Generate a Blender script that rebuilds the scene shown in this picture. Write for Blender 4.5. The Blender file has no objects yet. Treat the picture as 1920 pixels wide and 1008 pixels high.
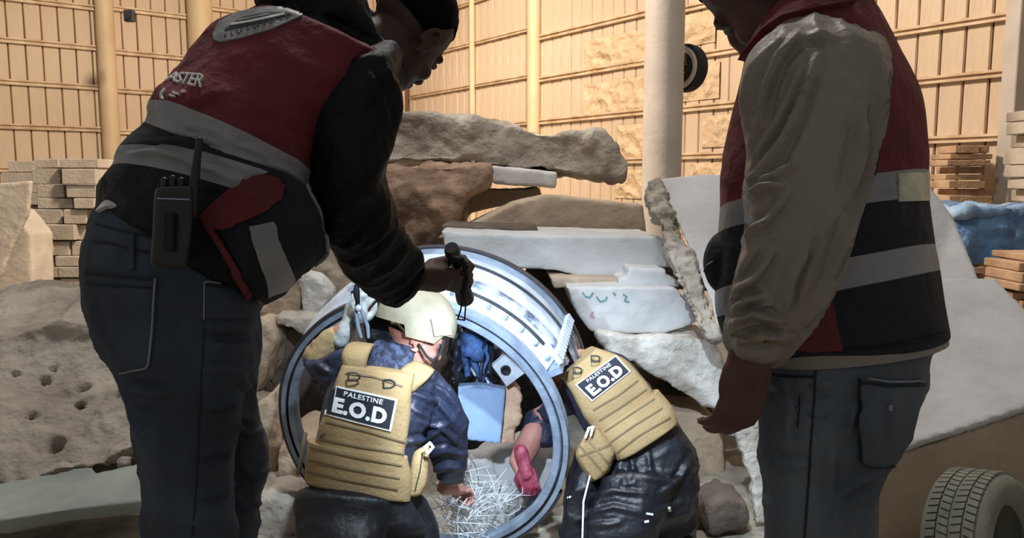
import bpy, bmesh, math, random
from mathutils import Vector, Matrix, noise
from mathutils.bvhtree import BVHTree
random.seed(7)
sc = bpy.context.scene
COL = sc.collection
V = Vector
# ------------------------------------------------------------------ camera
F = 1450.0; HOR = 340.0; CZ = 1.5
PITCH = math.atan((504 - HOR) / F)
CAM = V((0, 0, CZ))
FWD = V((0, math.cos(PITCH), -math.sin(PITCH)))
UP = V((0, math.sin(PITCH), math.cos(PITCH)))
RT = V((1, 0, 0))
cd = bpy.data.cameras.new('camera'); cd.sensor_width = 36; cd.lens = F * 36 / 1920
cd.clip_start = 0.05; cd.clip_end = 200
co = bpy.data.objects.new('camera', cd); COL.objects.link(co)
co.location = CAM; co.rotation_euler = (math.pi / 2 - PITCH, 0, 0); sc.camera = co
def P(px, py, d):
    return CAM + (FWD + RT * ((px - 960) / F) + UP * ((504 - py) / F)) * d
# ------------------------------------------------------------------ world, lights, exposure
w = bpy.data.worlds.new('hall_air'); sc.world = w; w.use_nodes = True
bg = w.node_tree.nodes['Background']; bg.inputs[0].default_value = (1.0, 0.97, 0.93, 1); bg.inputs[1].default_value = 0.25
def flood(name, loc, target, energy, color, ang=100, blend=.6, size=.5):
    l = bpy.data.lights.new(name, 'SPOT'); l.energy = energy; l.spot_size = math.radians(ang); l.spot_blend = blend; l.color = color; l.shadow_soft_size = size
    o = bpy.data.objects.new(name, l); COL.objects.link(o); o.location = loc
    o.rotation_euler = (V(target) - V(loc)).to_track_quat('-Z', 'Y').to_euler(); return o
def area(name, loc, target, size, energy, color):
    l = bpy.data.lights.new(name, 'AREA'); l.shape = 'DISK'; l.size = size; l.energy = energy; l.color = color
    o = bpy.data.objects.new(name, l); COL.objects.link(o); o.location = loc
    o.rotation_euler = (V(target) - V(loc)).to_track_quat('-Z', 'Y').to_euler(); return o
flood('hall_floodlight', (1.0, 5.5, 8.5), (-8, 15, 2.2), 6400, (1.0, 0.85, 0.70))
flood('hall_floodlight', (-4.5, 7.0, 8.5), (4, 13, 2.2), 6400, (1.0, 0.85, 0.70))
area('overhead_fill', (-0.4, 3.8, 6.5), (0.0, 3.6, 0.5), 1.5, 190, (1.0, 0.95, 0.90))  # soft overhead lamp added to lift the heap and the pale blocks
flood('fill_spot', (0.10, 1.45, 2.45), tuple(P(985, 715, 3.15)), 310, (.72, .86, 1.0), 60, .75, .04)  # unseen spot added to spread cool light over casing and slabs
sc.view_settings.view_transform = 'Standard'; sc.view_settings.look = 'None'
sc.view_settings.gamma = 1; sc.view_settings.use_curve_mapping = False
sc.view_settings.exposure = 0.0
# ------------------------------------------------------------------ materials
def lin(c):
    return tuple(((v / 255) / 12.92 if v / 255 <= 0.04045 else ((v / 255 + 0.055) / 1.055) ** 2.4) for v in c)
MATS = {}
def mat(name, rgb, rough=0.8, rgb2=None, vscale=6, bump=0.2, bscale=60, metal=0, sheen=0, stretch=None, contrast=(0.35, 0.65), emit=None, spec=0.5):
    if name in MATS: return MATS[name]
    m = bpy.data.materials.new(name); m.use_nodes = True; nt = m.node_tree; n = nt.nodes; L = nt.links
    b = n['Principled BSDF']; b.inputs['Roughness'].default_value = rough; b.inputs['Metallic'].default_value = metal
    b.inputs['Specular IOR Level'].default_value = spec
    c = (*lin(rgb), 1); b.inputs['Base Color'].default_value = c
    tc = n.new('ShaderNodeTexCoord'); mp = n.new('ShaderNodeMapping'); L.new(tc.outputs['Object'], mp.inputs[0])
    if stretch: mp.inputs['Scale'].default_value = stretch
    if rgb2:
        t = n.new('ShaderNodeTexNoise'); t.inputs['Scale'].default_value = vscale; t.inputs['Detail'].default_value = 6
        r = n.new('ShaderNodeValToRGB'); r.color_ramp.elements[0].color = c; r.color_ramp.elements[1].color = (*lin(rgb2), 1)
        r.color_ramp.elements[0].position, r.color_ramp.elements[1].position = contrast
        L.new(mp.outputs[0], t.inputs[0]); L.new(t.outputs[0], r.inputs[0]); L.new(r.outputs[0], b.inputs['Base Color'])
    if bump:
        t = n.new('ShaderNodeTexNoise'); t.inputs['Scale'].default_value = bscale; t.inputs['Detail'].default_value = 5
        bp = n.new('ShaderNodeBump'); bp.inputs['Strength'].default_value = bump; bp.inputs['Distance'].default_value = 0.6 / bscale
        L.new(mp.outputs[0], t.inputs[0]); L.new(t.outputs[0], bp.inputs['Height']); L.new(bp.outputs[0], b.inputs['Normal'])
    if sheen: b.inputs['Sheen Weight'].default_value = sheen
    if emit:
        b.inputs['Emission Color'].default_value = (*emit[:3], 1); b.inputs['Emission Strength'].default_value = emit[3]
    MATS[name] = m; return m
M = {
 'red': mat('red_vest_cloth', (104, 28, 35), 0.8, (88, 23, 29), 5, 0.5, 20),
 'grey': mat('reflective_band', (138, 139, 140), 0.5, (118, 120, 122), 9, 0.25, 30),
 'navy': mat('navy_vest_cloth', (19, 22, 36), 0.85, (14, 16, 27), 6, 0.4, 20),
 'blackcloth': mat('black_jacket_cloth', (10, 11, 15), 0.6, (6, 7, 10), 6, 0.5, 20, spec=.25),
 'white_print': mat('white_print', (200, 198, 196), 0.6, bump=0),
 'dark_print': mat('dark_print', (45, 46, 50), 0.7, bump=0),
 'denim_l': mat('dark_blue_denim', (58, 69, 82), 0.9, (34, 43, 54), 9, 0.5, 260, stretch=(1, 1, 0.5)),
 'denim_r': mat('grey_blue_denim', (88, 97, 106), 0.9, (56, 65, 75), 9, 0.5, 260, stretch=(1, 1, 0.5)),
 'denim_seam': mat('denim_seam', (24, 29, 38), 0.9, bump=0.2),
 'thread': mat('pale_thread', (128, 132, 138), 0.8, bump=0),
 'skin': mat('brown_skin', (92, 62, 52), 0.65, (76, 50, 42), 8, 0.12, 90),
 'skin_a': mat('shaded_brown_skin', (70, 47, 39), 0.65, (56, 37, 31), 8, 0.12, 90),  # bending man's skin, darkened for the shade on his unlit side
 'skin_l': mat('pink_skin', (190, 136, 122), 0.6, (168, 112, 100), 10, 0.12, 90),
 'hair': mat('short_black_hair', (9, 8, 7), 1.0, (14, 12, 11), 60, 0.6, 160, spec=.1),
 'taupe': mat('taupe_jacket_cloth', (132, 124, 113), 0.5, (118, 110, 100), 5, 0.4, 24),
 'black': mat('black_plastic', (16, 17, 20), 0.4, bump=0.05),
 'blackm': mat('matte_black', (14, 14, 16), 0.8, bump=0.1),
 'tan': mat('tan_carrier_cloth', (162, 138, 98), 0.85, (142, 119, 83), 7, 0.45, 90),
 'tand': mat('tan_webbing', (122, 106, 78), 0.85, (108, 92, 66), 12, 0.4, 120),
 'patch': mat('patch_field', (26, 30, 42), 0.8, bump=0.1),
 'patchw': mat('patch_white', (225, 228, 226), 0.8, bump=0.05),
 'nylon': mat('navy_rain_jacket', (38, 45, 66), 0.48, (24, 29, 46), 8, 0.3, 20),
 'nylonb': mat('black_trousers_cloth', (18, 21, 29), 0.5, (12, 14, 21), 8, 0.3, 20),
 'camo': mat('camouflage_scarf', (66, 76, 104), 0.8, (30, 36, 54), 34, 0.6, 40, contrast=(0.45, 0.55)),
 'helmet': mat('sand_helmet_shell', (158, 152, 132), 0.7, (140, 132, 112), 14, 0.15, 120),
 'glove': mat('grey_work_glove', (186, 192, 188), 0.7, (92, 102, 104), 26, 0.3, 60),
 'maroon': mat('maroon_glove', (112, 24, 48), 0.6, (150, 70, 88), 40, 0.4, 60),
 'stone': mat('grey_limestone', (186, 178, 166), 0.9, (142, 132, 120), 3, 0.8, 16),
 'stoneb': mat('brown_stone_face', (162, 136, 114), 0.9, (118, 96, 82), 5, 0.6, 14),
 'white': mat('white_plaster', (198, 198, 198), 0.85, (184, 183, 182), 4, 0.2, 30),
 'whiter': mat('rough_white_plaster', (212, 208, 200), 0.9, (176, 168, 158), 7, 0.8, 18),
 'beige': mat('beige_cut_stone', (178, 160, 140), 0.88, (162, 144, 124), 4, 0.3, 30),
 'rubble': mat('beige_rubble', (196, 176, 152), 0.9, (152, 132, 112), 4, 0.6, 18),
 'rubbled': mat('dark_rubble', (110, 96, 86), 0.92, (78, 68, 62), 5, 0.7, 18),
 'sand': mat('pale_dust_ground', (172, 164, 150), 0.95, (132, 124, 112), 7, 0.8, 22),
 'sheetgreen': mat('pale_green_board', (150, 160, 152), 0.85, (132, 140, 134), 5, 0.3, 24),
 'panel': mat('cream_wall_sheet', (204, 181, 154), 0.8, (188, 164, 136), 1.5, 0.35, 5, stretch=(1, 1, 0.25)),
 'panelback': mat('brown_wall_backing', (120, 88, 58), 0.9, bump=0.2),
 'girt': mat('painted_steel_rail', (212, 188, 156), 0.6, (180, 150, 114), 4, 0.1, 30),
 'foam': mat('crumpled_insulation', (214, 188, 154), 0.85, (196, 168, 132), 6, 0.9, 7),
 'column': mat('painted_column', (208, 184, 146), 0.6, (196, 170, 132), 2, 0.1, 20),
 'columng': mat('grey_column', (188, 178, 166), 0.5, (170, 160, 150), 2, 0.1, 20),
 'slab': mat('stacked_slab', (178, 166, 150), 0.9, (158, 146, 130), 3, 0.3, 25),
 'slabw': mat('stacked_tan_slab', (186, 154, 122), 0.9, (150, 120, 94), 4, 0.4, 25),
 'blue': mat('blue_plastic_wrap', (62, 98, 140), 0.5, (96, 130, 166), 3, 0.6, 7),
 'bluew': mat('pale_blue_top', (150, 176, 200), 0.7, (110, 142, 176), 5, 0.4, 12),
 'tyre': mat('dusty_tyre_rubber', (128, 128, 116), 0.85, (104, 105, 96), 8, 0.3, 40),
 'tyred': mat('dark_tyre_inside', (26, 26, 26), 0.9, bump=0.1),
 'steel': mat('grey_painted_metal', (150, 166, 186), 0.4, (116, 130, 150), 10, 0.25, 40, metal=0.25),
 'steelw': mat('white_painted_metal', (206, 214, 222), 0.38, (168, 178, 192), 9, 0.2, 30, metal=0.1),
 'steelr': mat('scuffed_metal', (184, 194, 206), 0.45, (82, 92, 112), 16, 0.7, 60, metal=0.15, contrast=(0.42, 0.6)),
 'steeld': mat('dark_rim_metal', (66, 68, 74), 0.45, (46, 48, 54), 8, 0.2, 40, metal=0.3),
 'plate': mat('blue_grey_plate', (128, 152, 186), 0.5, (112, 136, 170), 5, 0.1, 30),
 'foamp': mat('pinkish_foam', (196, 166, 140), 0.9, (176, 140, 122), 12, 0.5, 40),
 'bluecloth': mat('blue_cloth', (70, 110, 170), 0.7, (34, 58, 104), 24, 0.5, 30),
 'straw': mat('pale_fibres', (196, 200, 204), 0.6, bump=0),
 'green_mark': mat('green_marker', (96, 136, 140), 0.8, bump=0), 'pink_mark': mat('pink_marker', (190, 130, 160), 0.8, bump=0),
 'plastic': mat('milky_plastic_sheet', (205, 200, 188), 0.45, (180, 174, 162), 5, 0.8, 12),
}
# ------------------------------------------------------------------ mesh helpers
class MB:
    def __init__(s): s.v = []; s.f = []; s.m = []
    def add(s, vs, fs, mi=0):
        o = len(s.v); s.v += [V(p) for p in vs]
        for k, f in enumerate(fs):
            s.f.append([i + o for i in f]); s.m.append(mi[k] if isinstance(mi, list) else mi)
        return s
    def rings(s, rings, caps=True, mi=0, rowm=None):
        n = len(rings[0]); vs = [p for r in rings for p in r]; fs = []; ms = []
        for i in range(len(rings) - 1):
            for j in range(n):
                k = (j + 1) % n
                fs.append([i * n + j, i * n + k, (i + 1) * n + k, (i + 1) * n + j]); ms.append(rowm[i] if rowm else mi)
        if caps:
            fs.append([j for j in range(n)][::-1]); ms.append(rowm[0] if rowm else mi)
            fs.append([(len(rings) - 1) * n + j for j in range(n)]); ms.append(rowm[-1] if rowm else mi)
        return s.add(vs, fs, ms)
    def ell(s, c, r, mtx=None, n=16, h=10):
        c = V(c); rg = []
        for i in range(h + 1):
            t = math.pi * (0.02 + 0.96 * i / h)
            rg.append([V((r[0] * math.sin(t) * math.cos(a), r[1] * math.sin(t) * math.sin(a), r[2] * math.cos(t))) + c for a in [2 * math.pi * j / n for j in range(n)]])
        if mtx: rg = [[mtx @ p for p in q] for q in rg]
        return s.rings([q[::-1] for q in rg])
    def tube(s, pts, rad, n=10, caps=True, mtx=None):
        pts = [V(p) for p in pts]; rad = rad if isinstance(rad, (list, tuple)) else [rad] * len(pts)
        rg = []; ref = None
        for i, p in enumerate(pts):
            t = (pts[min(i + 1, len(pts) - 1)] - pts[max(i - 1, 0)]).normalized()
            if ref is None: ref = t.orthogonal().normalized()
            ref = (ref - t * ref.dot(t)).normalized(); b = t.cross(ref)
            rg.append((p, t, ref.copy(), b, rad[i]))
        out = []
        def ring(p, u, b, r): return [p + u * (r * math.cos(2 * math.pi * j / n)) + b * (r * math.sin(2 * math.pi * j / n)) for j in range(n)]
        if caps == 'round':
            p, t, u, b, r = rg[0]
            for a in (80, 55, 28): out.append(ring(p - t * r * math.sin(math.radians(a)), u, b, r * math.cos(math.radians(a))))
        for p, t, u, b, r in rg: out.append(ring(p, u, b, r))
        if caps == 'round':
            p, t, u, b, r = rg[-1]
            for a in (28, 55, 80): out.append(ring(p + t * r * math.sin(math.radians(a)), u, b, r * math.cos(math.radians(a))))
        if mtx: out = [[mtx @ p for p in q] for q in out]
        return s.rings(out)
    def box(s, c, size, mtx=None, bevel=0.0):
        c = V(c); hx, hy, hz = [q / 2 for q in size]; b = min(bevel, hx * .9, hy * .9, hz * .9)
        def xy(a, z): return [V(p) for p in ((-hx + a, -hy, z), (hx - a, -hy, z), (hx, -hy + a, z), (hx, hy - a, z), (hx - a, hy, z), (-hx + a, hy, z), (-hx, hy - a, z), (-hx, -hy + a, z))]
        if b > 0:
            def inner(z): return [V((p.x * (hx - b) / hx, p.y * (hy - b) / hy, z)) for p in xy(b, z)]
            rg = [inner(-hz), xy(b, -hz + b), xy(b, hz - b), inner(hz)]
        else:
            rg = [[V((x, y, z)) for x, y in ((-hx, -hy), (hx, -hy), (hx, hy), (-hx, hy))] for z in (-hz, hz)]
        rg = [[p + c for p in q] for q in rg]
        if mtx: rg = [[mtx @ p for p in q] for q in rg]
        return s.rings(rg)
    def prism(s, pts, vec):
        a = [V(p) for p in pts]; vec = V(vec); return s.rings([a, [p + vec for p in a]])
    def mesh(s, name, mats):
        me = bpy.data.meshes.new(name); me.from_pydata(s.v, [], s.f)
        for m in mats: me.materials.append(m)
        for p, i in zip(me.polygons, s.m): p.material_index = i
        bm = bmesh.new(); bm.from_mesh(me); bmesh.ops.recalc_face_normals(bm, faces=bm.faces); bm.to_mesh(me); bm.free()
        return me
def remesh(me, voxel, smooth=2):
    o = bpy.data.objects.new('tmp', me); COL.objects.link(o)
    r = o.modifiers.new('r', 'REMESH'); r.mode = 'VOXEL'; r.voxel_size = voxel
    if smooth:
        m = o.modifiers.new('s', 'SMOOTH'); m.iterations = smooth; m.factor = 0.6
    dg = bpy.context.evaluated_depsgraph_get(); dg.update()
    nm = bpy.data.meshes.new_from_object(o.evaluated_get(dg))
    mats = list(me.materials); bpy.data.objects.remove(o)
    nm.materials.clear()
    for k in mats: nm.materials.append(k)
    return nm
def displace(me, amp, scale, direction=None, k=3.0, ridged=False, octv=3, off=0):
    d = V(direction).normalized() if direction is not None else None
    if ridged: k *= 1.7; scale *= .9
    me.update(); ns = [v.normal.copy() for v in me.vertices]
    for v, nn in zip(me.vertices, ns):
        p = v.co.copy()
        if d: p = p - d * (p.dot(d) * (1 - 1 / k))
        p = p * scale + V((off, off * .7, off * 1.3))
        h = noise.fractal(p, 0.9, 2.1, octv)
        if ridged: h = .62 * (max(0, 1 - 2.2 * abs(noise.noise(p))) ** 1.7 + (.3 * max(0, 1 - 2.6 * abs(noise.noise(p * 1.9 + V((9, 4, 2))))) ** 1.8 if octv > 1 else 0)) - .22
        v.co += nn * (amp * h)
def tag(o, label=None, cat=None, group=None, kind=None):
    if label: o['label'] = label
    if cat: o['category'] = cat
    if group: o['group'] = group
    if kind: o['kind'] = kind
    return o
def empty(name, loc, label=None, cat=None, group=None):
    o = bpy.data.objects.new(name, None); COL.objects.link(o); o.location = V(loc); o.empty_display_size = 0.1
    return tag(o, label, cat, group)
def link(name, me, parent=None, smooth=True, label=None, cat=None, group=None, kind=None, auto=None):
    o = bpy.data.objects.new(name, me); COL.objects.link(o); me.name = name
    if parent is not None:
        o.parent = parent
        loc = V(); q = parent
        while q is not None: loc = loc + q.location; q = q.parent
        me.transform(Matrix.Translation(-loc))
    else:
        c = sum((V(b) for b in o.bound_box), V()) / 8; c.z = min(b[2] for b in o.bound_box)
        me.transform(Matrix.Translation(-c)); o.location = c
    if smooth:
        if auto:
            bm = bmesh.new(); bm.from_mesh(me)
            for f in bm.faces: f.smooth = True
            for e in bm.edges:
                if len(e.link_faces) == 2 and e.calc_face_angle(0) > math.radians(auto): e.smooth = False
            bm.to_mesh(me); bm.free()
        else:
            me.polygons.foreach_set('use_smooth', [True] * len(me.polygons))
    me.update(); return tag(o, label, cat, group, kind)
def build(mb, name, mats, parent=None, voxel=None, sm=2, disp=None, **kw):
    if not isinstance(mats, (list, tuple)): mats = [mats]
    me = mb.mesh(name, mats)
    if voxel: me = remesh(me, voxel, sm)
    if disp:
        for d in (disp if isinstance(disp, list) else [disp]): displace(me, **d)
    return link(name, me, parent, **kw)
def cr(a, b, c, d, t):
    return 0.5 * ((2 * b) + (-a + c) * t + (2 * a - 5 * b + 4 * c - d) * t * t + (-a + 3 * b - 3 * c + d) * t ** 3)
def interp(rows, sub):
    rows = [tuple(list(r) + [0] * (8 - len(r))) for r in rows]; out = []; idx = []
    for i in range(len(rows) - 1):
        a = rows[max(i - 1, 0)]; b = rows[i]; c = rows[i + 1]; d = rows[min(i + 2, len(rows) - 1)]
        for k in range(sub): out.append([cr(a[q], b[q], c[q], d[q], k / sub) for q in range(8)]); idx.append(i)
    out.append(list(rows[-1])); return out, idx
def sp(x, e): return math.copysign(abs(x) ** e, x)
def loft(mb, rows, seg=36, sub=5, e=2.3, rowm=None, mi=0, dome=0.3):
    """rows: xl, yl, xr, yr, depth, half thickness in metres, sag px, depth difference right-left"""
    R, idx = interp(rows, sub); rg = []; ex = 2 / e; rm = []
    def ring(r, sc_=1.0, shift=None):
        xl, yl, xr, yr, d, th, sag, dd = r
        a = P(xl, yl, d - dd / 2); b = P(xr, yr, d + dd / 2); c = (a + b) / 2; h = (b - a) / 2
        vd = (c - CAM).normalized()
        ax = h.cross(vd).normalized()
        if ax.z > 0: ax = -ax
        sg = sag * d / F
        if shift is not None: c = c + shift
        return [c + (h * sp(math.cos(t), ex) - vd * (th * sp(math.sin(t), ex)) + ax * (sg * math.sin(t))) * sc_ for t in [2 * math.pi * j / seg for j in range(seg)]]
    def cen(r): return (P(r[0], r[1], r[4] - r[7] / 2) + P(r[2], r[3], r[4] + r[7] / 2)) / 2
    t0 = (cen(R[0]) - cen(R[1])).normalized(); t1 = (cen(R[-1]) - cen(R[-2])).normalized()
    w0 = (P(R[0][0], R[0][1], R[0][4]) - P(R[0][2], R[0][3], R[0][4])).length / 2 * dome
    w1 = (P(R[-1][0], R[-1][1], R[-1][4]) - P(R[-1][2], R[-1][3], R[-1][4])).length / 2 * dome
    for a in (80, 60, 35, 15): rg.append(ring(R[0], math.cos(math.radians(a)), t0 * w0 * math.sin(math.radians(a)))); rm.append(rowm[0] if rowm else mi)
    for i, r in enumerate(R): rg.append(ring(r)); rm.append((rowm[idx[i]] if rowm else mi) if i < len(idx) else (rowm[-1] if rowm else mi))
    for a in (15, 35, 60, 80): rg.append(ring(R[-1], math.cos(math.radians(a)), t1 * w1 * math.sin(math.radians(a)))); rm.append(rowm[-1] if rowm else mi)
    return mb.rings(rg, rowm=rm)
def poly(pts, d, shift=(0, 0, 0)): return [P(*(p if len(p) == 3 else (p[0], p[1], d))) + V(shift) for p in pts]
def rock(name, pts, d, T, m, label, cat='stone slab', voxel=0.02, amp=0.02, scale=3.0, vec=None, group=None, amp2=0.004, sm=1, parent=None, smooth=True):
    mb = MB().prism(poly(pts, d), V(vec) if vec else V((0, T, 0)))
    return build(mb, name, m, parent, voxel=voxel, sm=sm, disp=[dict(amp=amp, scale=scale, off=d * 7 + pts[0][0]), dict(amp=amp2, scale=scale * 6, off=3)], label=label, cat=cat, group=group, smooth=smooth)
def bvh(*objs):
    vs = []; fs = []
    for o in objs:
        off = V(); q = o; n = len(vs)
        while q is not None: off = off + q.location; q = q.parent
        vs += [v.co + off for v in o.data.vertices]; fs += [[i + n for i in p.vertices] for p in o.data.polygons]
    return BVHTree.FromPolygons(vs, fs)
def hit(t, px, py):
    d = (P(px, py, 1) - CAM).normalized(); h, n, i, q = t.ray_cast(CAM, d)
    if h is None:
        h, n, i, q = t.find_nearest(CAM + d * hit.last)
    else: hit.last = q
    if n.dot(d) > 0: n = -n
    return h, n
hit.last = 1.3
def crease(o, lines, w=7, h=.006):
    """presses sharp folds into a cloth mesh along the given paths"""
    me = o.data; off = V(); q = o
    while q is not None: off = off + q.location; q = q.parent
    me.update(); segs = []
    for L in lines:
        for i in range(len(L) - 1): segs.append((L[i], L[i + 1], i == 0, i == len(L) - 2))
    moves = []
    for v in me.vertices:
        p = v.co + off - CAM
        if v.normal.dot(p) > 0: continue
        z = p.dot(FWD); x = 960 + F * p.x / z; y = 504 - F * p.dot(UP) / z; best = None
        for (a, b, s0, s1) in segs:
            dx, dy = b[0] - a[0], b[1] - a[1]; L2 = dx * dx + dy * dy; t = ((x - a[0]) * dx + (y - a[1]) * dy) / L2; tc = min(1, max(0, t))
            ex, ey = x - a[0] - dx * tc, y - a[1] - dy * tc; d = math.hypot(ex, ey)
            if d < 4 * w:
                fade = (min(1, .25 + tc * 1.5) if s0 else 1) * (min(1, .25 + (1 - tc) * 1.5) if s1 else 1); sd = (ex * dy - ey * dx)
                if best is None or d < best[0]: best = (d, fade, sd)
        if best:
            d, fade, sd = best; g = math.exp(-(d / w) ** 2) - .7 * math.exp(-((d - 1.9 * w) / w) ** 2) * (1 if sd > 0 else .4)
            moves.append((v, v.normal.copy() * (h * fade * g)))
    for v, m in moves: v.co += m
def resample(pts, n):
    L = [0]
    for a, b in zip(pts, pts[1:]): L.append(L[-1] + math.dist(a, b))
    out = []
    for i in range(n):
        s = L[-1] * i / (n - 1); k = 0
        while k < len(L) - 2 and L[k + 1] < s: k += 1
        t = (s - L[k]) / max(L[k + 1] - L[k], 1e-6); out.append((pts[k][0] + (pts[k + 1][0] - pts[k][0]) * t, pts[k][1] + (pts[k + 1][1] - pts[k][1]) * t))
    return out
def sheet(name, top, bot, t, m, parent, off=0.003, thick=0.004, nu=24, nv=8, **kw):
    A = resample(top, nu); B = resample(bot, nu); g = []; gi = []
    for j in range(nv):
        s = j / (nv - 1); r1 = []; r2 = []
        for i in range(nu):
            h, n = hit(t, A[i][0] + (B[i][0] - A[i][0]) * s, A[i][1] + (B[i][1] - A[i][1]) * s)
            r1.append(h + n * off); r2.append(h + n * (off - thick))
        g.append(r1); gi.append(r2)
    vs = [p for r in g for p in r] + [p for r in gi for p in r]; N = nu * nv; fs = []
    for j in range(nv - 1):
        for i in range(nu - 1):
            a = j * nu + i; fs.append([a, a + 1, a + nu + 1, a + nu]); fs.append([N + a, N + a + nu, N + a + nu + 1, N + a + 1])
    bd = [i for i in range(nu)] + [j * nu + nu - 1 for j in range(1, nv)] + [(nv - 1) * nu + i for i in range(nu - 2, -1, -1)] + [j * nu for j in range(nv - 2, 0, -1)]
    for a, b in zip(bd, bd[1:] + bd[:1]): fs.append([a, b, N + b, N + a])
    mb = MB().add(vs, fs); return build(mb, name, m, parent, auto=50, **kw)
def strip(name, pts, wpx, t, m, parent, off=0.003, thick=0.004, nu=24, **kw):
    p = resample(pts, nu); A = []; B = []
    for i in range(nu):
        a = p[max(i - 1, 0)]; b = p[min(i + 1, nu - 1)]; dx, dy = b[0] - a[0], b[1] - a[1]; l = math.hypot(dx, dy) or 1
        A.append((p[i][0] - dy / l * wpx / 2, p[i][1] + dx / l * wpx / 2)); B.append((p[i][0] + dy / l * wpx / 2, p[i][1] - dx / l * wpx / 2))
    return sheet(name, A, B, t, m, parent, off, thick, nu, 3, **kw)
def text_on(name, s, quad, t, m, parent, off=0.005, bold=0.0, spacing=1.0, **kw):
    c = bpy.data.curves.new('t', 'FONT'); c.body = s; c.extrude = 0.01; c.offset = bold; c.space_character = spacing; c.resolution_u = 3
    o = bpy.data.objects.new('t', c); COL.objects.link(o)
    dg = bpy.context.evaluated_depsgraph_get(); dg.update()
    me = bpy.data.meshes.new_from_object(o.evaluated_get(dg)); bpy.data.objects.remove(o)
    xs = [v.co.x for v in me.vertices]; ys = [v.co.y for v in me.vertices]; x0, x1, y0, y1 = min(xs), max(xs), min(ys), max(ys)
    tl, tr, br, bl = [V((*q, 0)) for q in quad]
    for v in me.vertices:
        u = (v.co.x - x0) / (x1 - x0); k = (v.co.y - y0) / (y1 - y0)
        q = (tl * (1 - u) + tr * u) * k + (bl * (1 - u) + br * u) * (1 - k)
        h, n = hit(t, q.x, q.y); v.co = h + n * (off if v.co.z > 0 else off - 0.004)
    me.materials.clear(); me.materials.append(m)
    return link(name, me, parent, smooth=False, **kw)
def frame(fdir, up=(0, 0, 1), loc=(0, 0, 0)):
    y = V(fdir).normalized(); x = y.cross(V(up)).normalized(); z = x.cross(y)
    m = Matrix((x, y, z)).transposed().to_4x4(); m.translation = V(loc); return m
# ------------------------------------------------------------------ people helpers
def head_mb(mb, mt, s=1.0, neck=None):
    def E(c, r): mb.ell(V(c) * s, [q * s for q in r], mt)
    E((0, -.01, .035), (.076, .096, .088)); E((0, .03, -.025), (.062, .064, .078)); E((0, .045, -.075), (.046, .045, .04))
    E((0, .078, .022), (.048, .02, .014)); E((0, .095, -.012), (.011, .02, .03)); E((0, .103, -.028), (.018, .016, .013))
    E((0, .09, -.056), (.024, .012, .006)); E((0, .088, -.066), (.021, .011, .007)); E((0, .083, -.095), (.02, .018, .016))
    E((.04, .065, -.03), (.02, .02, .02)); E((-.04, .065, -.03), (.02, .02, .02))
def face_bits(mt, parent, s=1.0, hairm=None, ears=None, hair=True):
    for sx in (-1, 1):
        mb = MB().ell(V((sx * .03, .083, .003)) * s, [q * s for q in (.012, .008, .008)], mt, 12, 8)
        build(mb, 'eye', mat('eye_white', (110, 104, 98), 0.7, bump=0), parent)
        mb = MB(); pts = [V((sx * (.079 + .006 * math.sin(a)), -.012 + .017 * math.cos(a), -.012 + .03 * math.sin(a))) * s for a in [math.radians(q) for q in range(-100, 201, 25)]]
        mb.tube([mt @ p for p in pts], 0.0052 * s, 8, 'round'); mb.ell(V((sx * .076, -.01, -.012)) * s, [q * s for q in (.006, .013, .022)], mt, 12, 8)
        mb.ell(V((sx * .077, -.002, -.036)) * s, [q * s for q in (.006, .008, .01)], mt, 12, 8)
        build(mb, 'ear', ears, parent, voxel=0.0035, sm=2)
        mb = MB().tube([mt @ (V((sx * x, y, .022)) * s) for x, y in ((.012, .0945), (.03, .0915), (.046, .077))], [.002 * s, .0025 * s, .0015 * s], 8, 'round')
        build(mb, 'eyebrow', M['hair'], parent)
    if hair:
        rg = []; 
        for i in range(13):
            t = math.radians(2 + 108 * i / 12); row = []
            for j in range(32):
                a = 2 * math.pi * j / 32; tt = t
                fr = math.sin(a)
                lim = math.radians(66 if fr > 0.35 else (80 if fr > -0.1 else 112)); tt = lim * i / 12 + 0.03
                row.append(mt @ (V((.079 * math.sin(tt) * math.cos(a), -.012 + .1 * math.sin(tt) * math.sin(a), .035 + .093 * math.cos(tt))) * s))
            rg.append(row)
        mb = MB().rings(rg, caps=True); build(mb, 'hair', M['hair'], parent, disp=dict(amp=0.002, scale=90))
def hand_mb(mb, mt, curl=0.5, side=1, s=1.0, spread=0.05, thumb=0.5):
    """wrist at origin, fingers +Y, back of the hand +Z, thumb on side*X"""
    mb.ell(V((0, .048, 0)) * s, [q * s for q in (.041, .052, .017)], mt); mb.ell(V((side * .02, .035, -.008)) * s, [q * s for q in (.02, .035, .016)], mt)
    mb.tube([mt @ (V(p) * s) for p in ((0, -.06, 0), (0, 0, 0), (0, .03, 0))], [.029 * s, .027 * s, .03 * s], 12, 'round')
    for k, (x, L, r) in enumerate(((.03, .072, .0092), (.0105, .08, .0095), (-.0105, .075, .0090), (-.03, .06, .0080))):
        p = V((side * x, .09 - abs(x) * .25, 0)); a = 0.0; pts = [V((side * x * .6, .05, 0)), p.copy()]
        for q, fr in enumerate((.42, .32, .26)):
            a += curl * (1.05, 1.25, 0.9)[q]; dr = V((side * (x / .03) * spread, math.cos(a), -math.sin(a))).normalized(); p = p + dr * (L * fr); pts.append(p.copy())
        mb.tube([mt @ (q * s) for q in pts], [r * s, r * 1.08 * s, r * s, r * .95 * s, r * .8 * s], 10, 'round')
    c = thumb
    pts = [V((side * .022, .018, -.006)), V((side * .045, .045, -.014 - .01 * c)), V((side * (.05 - .012 * c), .07, -.022 - .02 * c)), V((side * (.046 - .03 * c), .09, -.03 - .02 * c))]
    mb.tube([mt @ (q * s) for q in pts], [.014 * s, .0125 * s, .0105 * s, .0085 * s], 10, 'round')
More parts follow.
